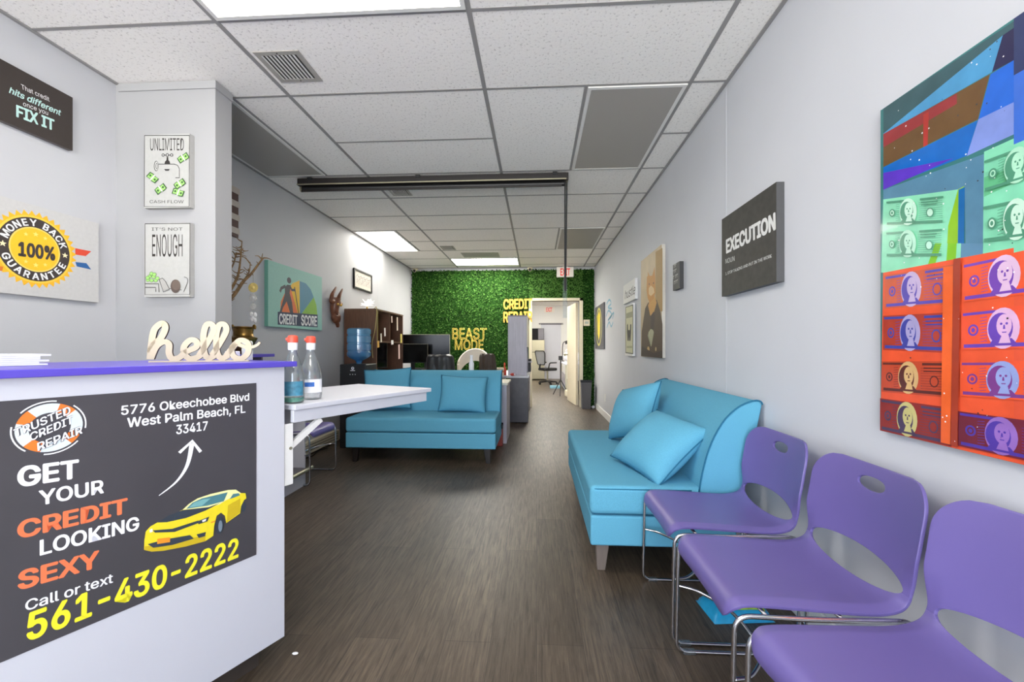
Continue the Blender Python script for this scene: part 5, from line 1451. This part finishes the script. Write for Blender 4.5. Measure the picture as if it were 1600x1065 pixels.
for bx in ((-.104, .104, -.104, -.094), (-.104, .104, .094, .104), (-.104, -.094, -.094, .094), (.094, .104, -.094, .094)): m.box(*bx, .50, .535, M_black)
m.build('rim', wbn)
o = MB().ell((0, 0, .03), (.03, .03, .03), M_paper).build('door_stop', smooth='all'); o.location = (1.07, 8.2, 0); tag(o, 'small white ball door stop at the foot of the right wall', 'door stop')
o = boxobj('outlet_plate', -.004, .004, -.04, .04, -.06, .06, M_trim, bevel=.002); o.location = (XR - .0055, 7.1, .33); tag(o, 'white wall outlet plate low on the right wall', 'outlet')
# cable strip beneath the shelf by the left wall
t = thing('baseboard_heater', 'long low cream heater on the left wall base behind the half hidden purple chair', 'heater', (XL + .0155, 4.62, .015))
boxobj('casing', .0, .05, -.55, .55, 0, .13, M_cream, t, bevel=.006)
for z in (.03, .06, .09): boxobj('slot', .0502, .0515, -.5, .5, z, z + .006, M_black, t)
o = MB().tube(smooth_path([(-2.40, 4.2, .012), (-2.36, 4.4, .012), (-2.41, 4.6, .012), (-2.37, 4.75, .012)]), .006, M_black, 8).build('floor_cable', smooth='all'); tag(o, 'black cable on the floor along the cream heater by the left wall', 'cable')

# ------------------------------------------------------------------ back room
fg = thing('refrigerator', 'tall pale metal refrigerator seen through the doorway', 'refrigerator', (-.08, 15.58, 0))
boxobj('body', -.36, .36, -.3, .3, .03, 1.42, M_steel, fg, bevel=.01); boxobj('door', -.355, .355, -.345, -.305, .05, .98, M_steel, fg, bevel=.008); boxobj('freezer_door', -.355, .355, -.345, -.305, 1.0, 1.41, M_steel, fg, bevel=.008); boxobj('gap_trim', -.36, .36, -.318, -.3005, .981, .999, M_black, fg)
mw = thing('microwave', 'black microwave on top of the refrigerator', 'microwave', (-.1, 15.55, 1.4205))
boxobj('body', -.36, .36, -.22, .22, 0, .42, M_black, mw, bevel=.008); boxobj('door', -.35, .15, -.235, -.2205, .02, .40, mat('microwave_door', (20, 20, 22), .5, spec=.1), mw); boxobj('control_panel', .16, .35, -.235, -.2205, .02, .40, M_greyd, mw)
office_chair('mesh_office_chair', 'black mesh office chair in the back room', (.34, 13.6, 0), PI - .9, M_black, .42, 1.05, mesh_back=True)
t = thing('back_room_table', 'white work table with grey panels along the back room wall', 'table', (1.04, 11.9, 0))
boxobj('table_top', -.36, .40, -1.1, 1.1, .72, .75, M_white, t, bevel=.004); boxobj('modesty_panel', -.30, -.28, -1.0, 1.0, .05, .45, M_grey, t)
for x in (-.3, .34):
    for y in (-1.04, 1.04): boxobj('leg', x - .02, x + .02, y - .02, y + .02, 0, .7195, M_steel, t)
t = thing('white_bag', 'white draped sheet bundle on the back room table', 'bundle', (.98, 12.1, .7505))
m = MB(); m.ell((0, 0, .16), (.25, .4, .16), M_paper); m.build('bundle_body', t, smooth='all')
m = MB(); m.ell((-.05, .1, .31), (.13, .2, .06), M_paper); m.build('fold', t, smooth='all')
t = thing('desk_lamp', 'small black desk lamp on the back room table', 'lamp', (.76, 12.7, .7505))
m = MB(); m.lathe([(.06, 0), (.06, .015), (.01, .02)], (0, 0, 0), M_black, 18); m.build('base', t, smooth=True)
m = MB(); m.tube(smooth_path([(0, 0, .015), (0, 0, .4), (.03, 0, .55), (.12, 0, .58)]), .012, M_black, 8); m.build('arm', t, smooth='all')
m = MB(); m.cyl((.10, 0, .60), (.14, 0, .52), .03, M_black, .06); m.build('shade', t, smooth=True)
o = MB().lathe([(.03, 0), (.035, .005), (.035, .16), (.015, .2), (.015, .24)], (0, 0, 0), mat('amber_bottle', (176, 150, 50), .3), 18).build('amber_bottle', smooth=True); o.location = (1.0, 12.75, .7505); tag(o, 'amber bottle beside the lamp on the back room table', 'bottle')
t = thing('tripod_stand', 'black tripod stand on the floor beside the back room table', 'tripod', (.58, 10.45, 0))
m = MB(); m.cyl((0, 0, .35), (0, 0, .85), .014, M_black); m.build('pole', t, smooth=True)
m = MB(); m.box(-.05, .05, -.03, .03, .85, .95, M_black); m.build('head', t)
for i in range(3):
    a = 2 * PI * i / 3 + .4; m = MB(); m.cyl((0, 0, .38), (.22 * math.cos(a), .22 * math.sin(a), .008), .011, M_black); m.build('leg', t, smooth=True)
o = boxobj('blue_box', -.14, .14, -.1, .1, 0, .07, mat('light_blue_box', (140, 196, 214), .5), bevel=.004); o.location = (.52, 12.3, 0); tag(o, 'flat light blue box on the back room floor in front of the mesh chair', 'box')
o = boxobj('brown_bag', -.07, .07, -.08, .08, 0, .16, M_cream, bevel=.03); o.location = (.735, 10.2, 0); tag(o, 'small cream bag on the floor by the open inner door', 'bag')
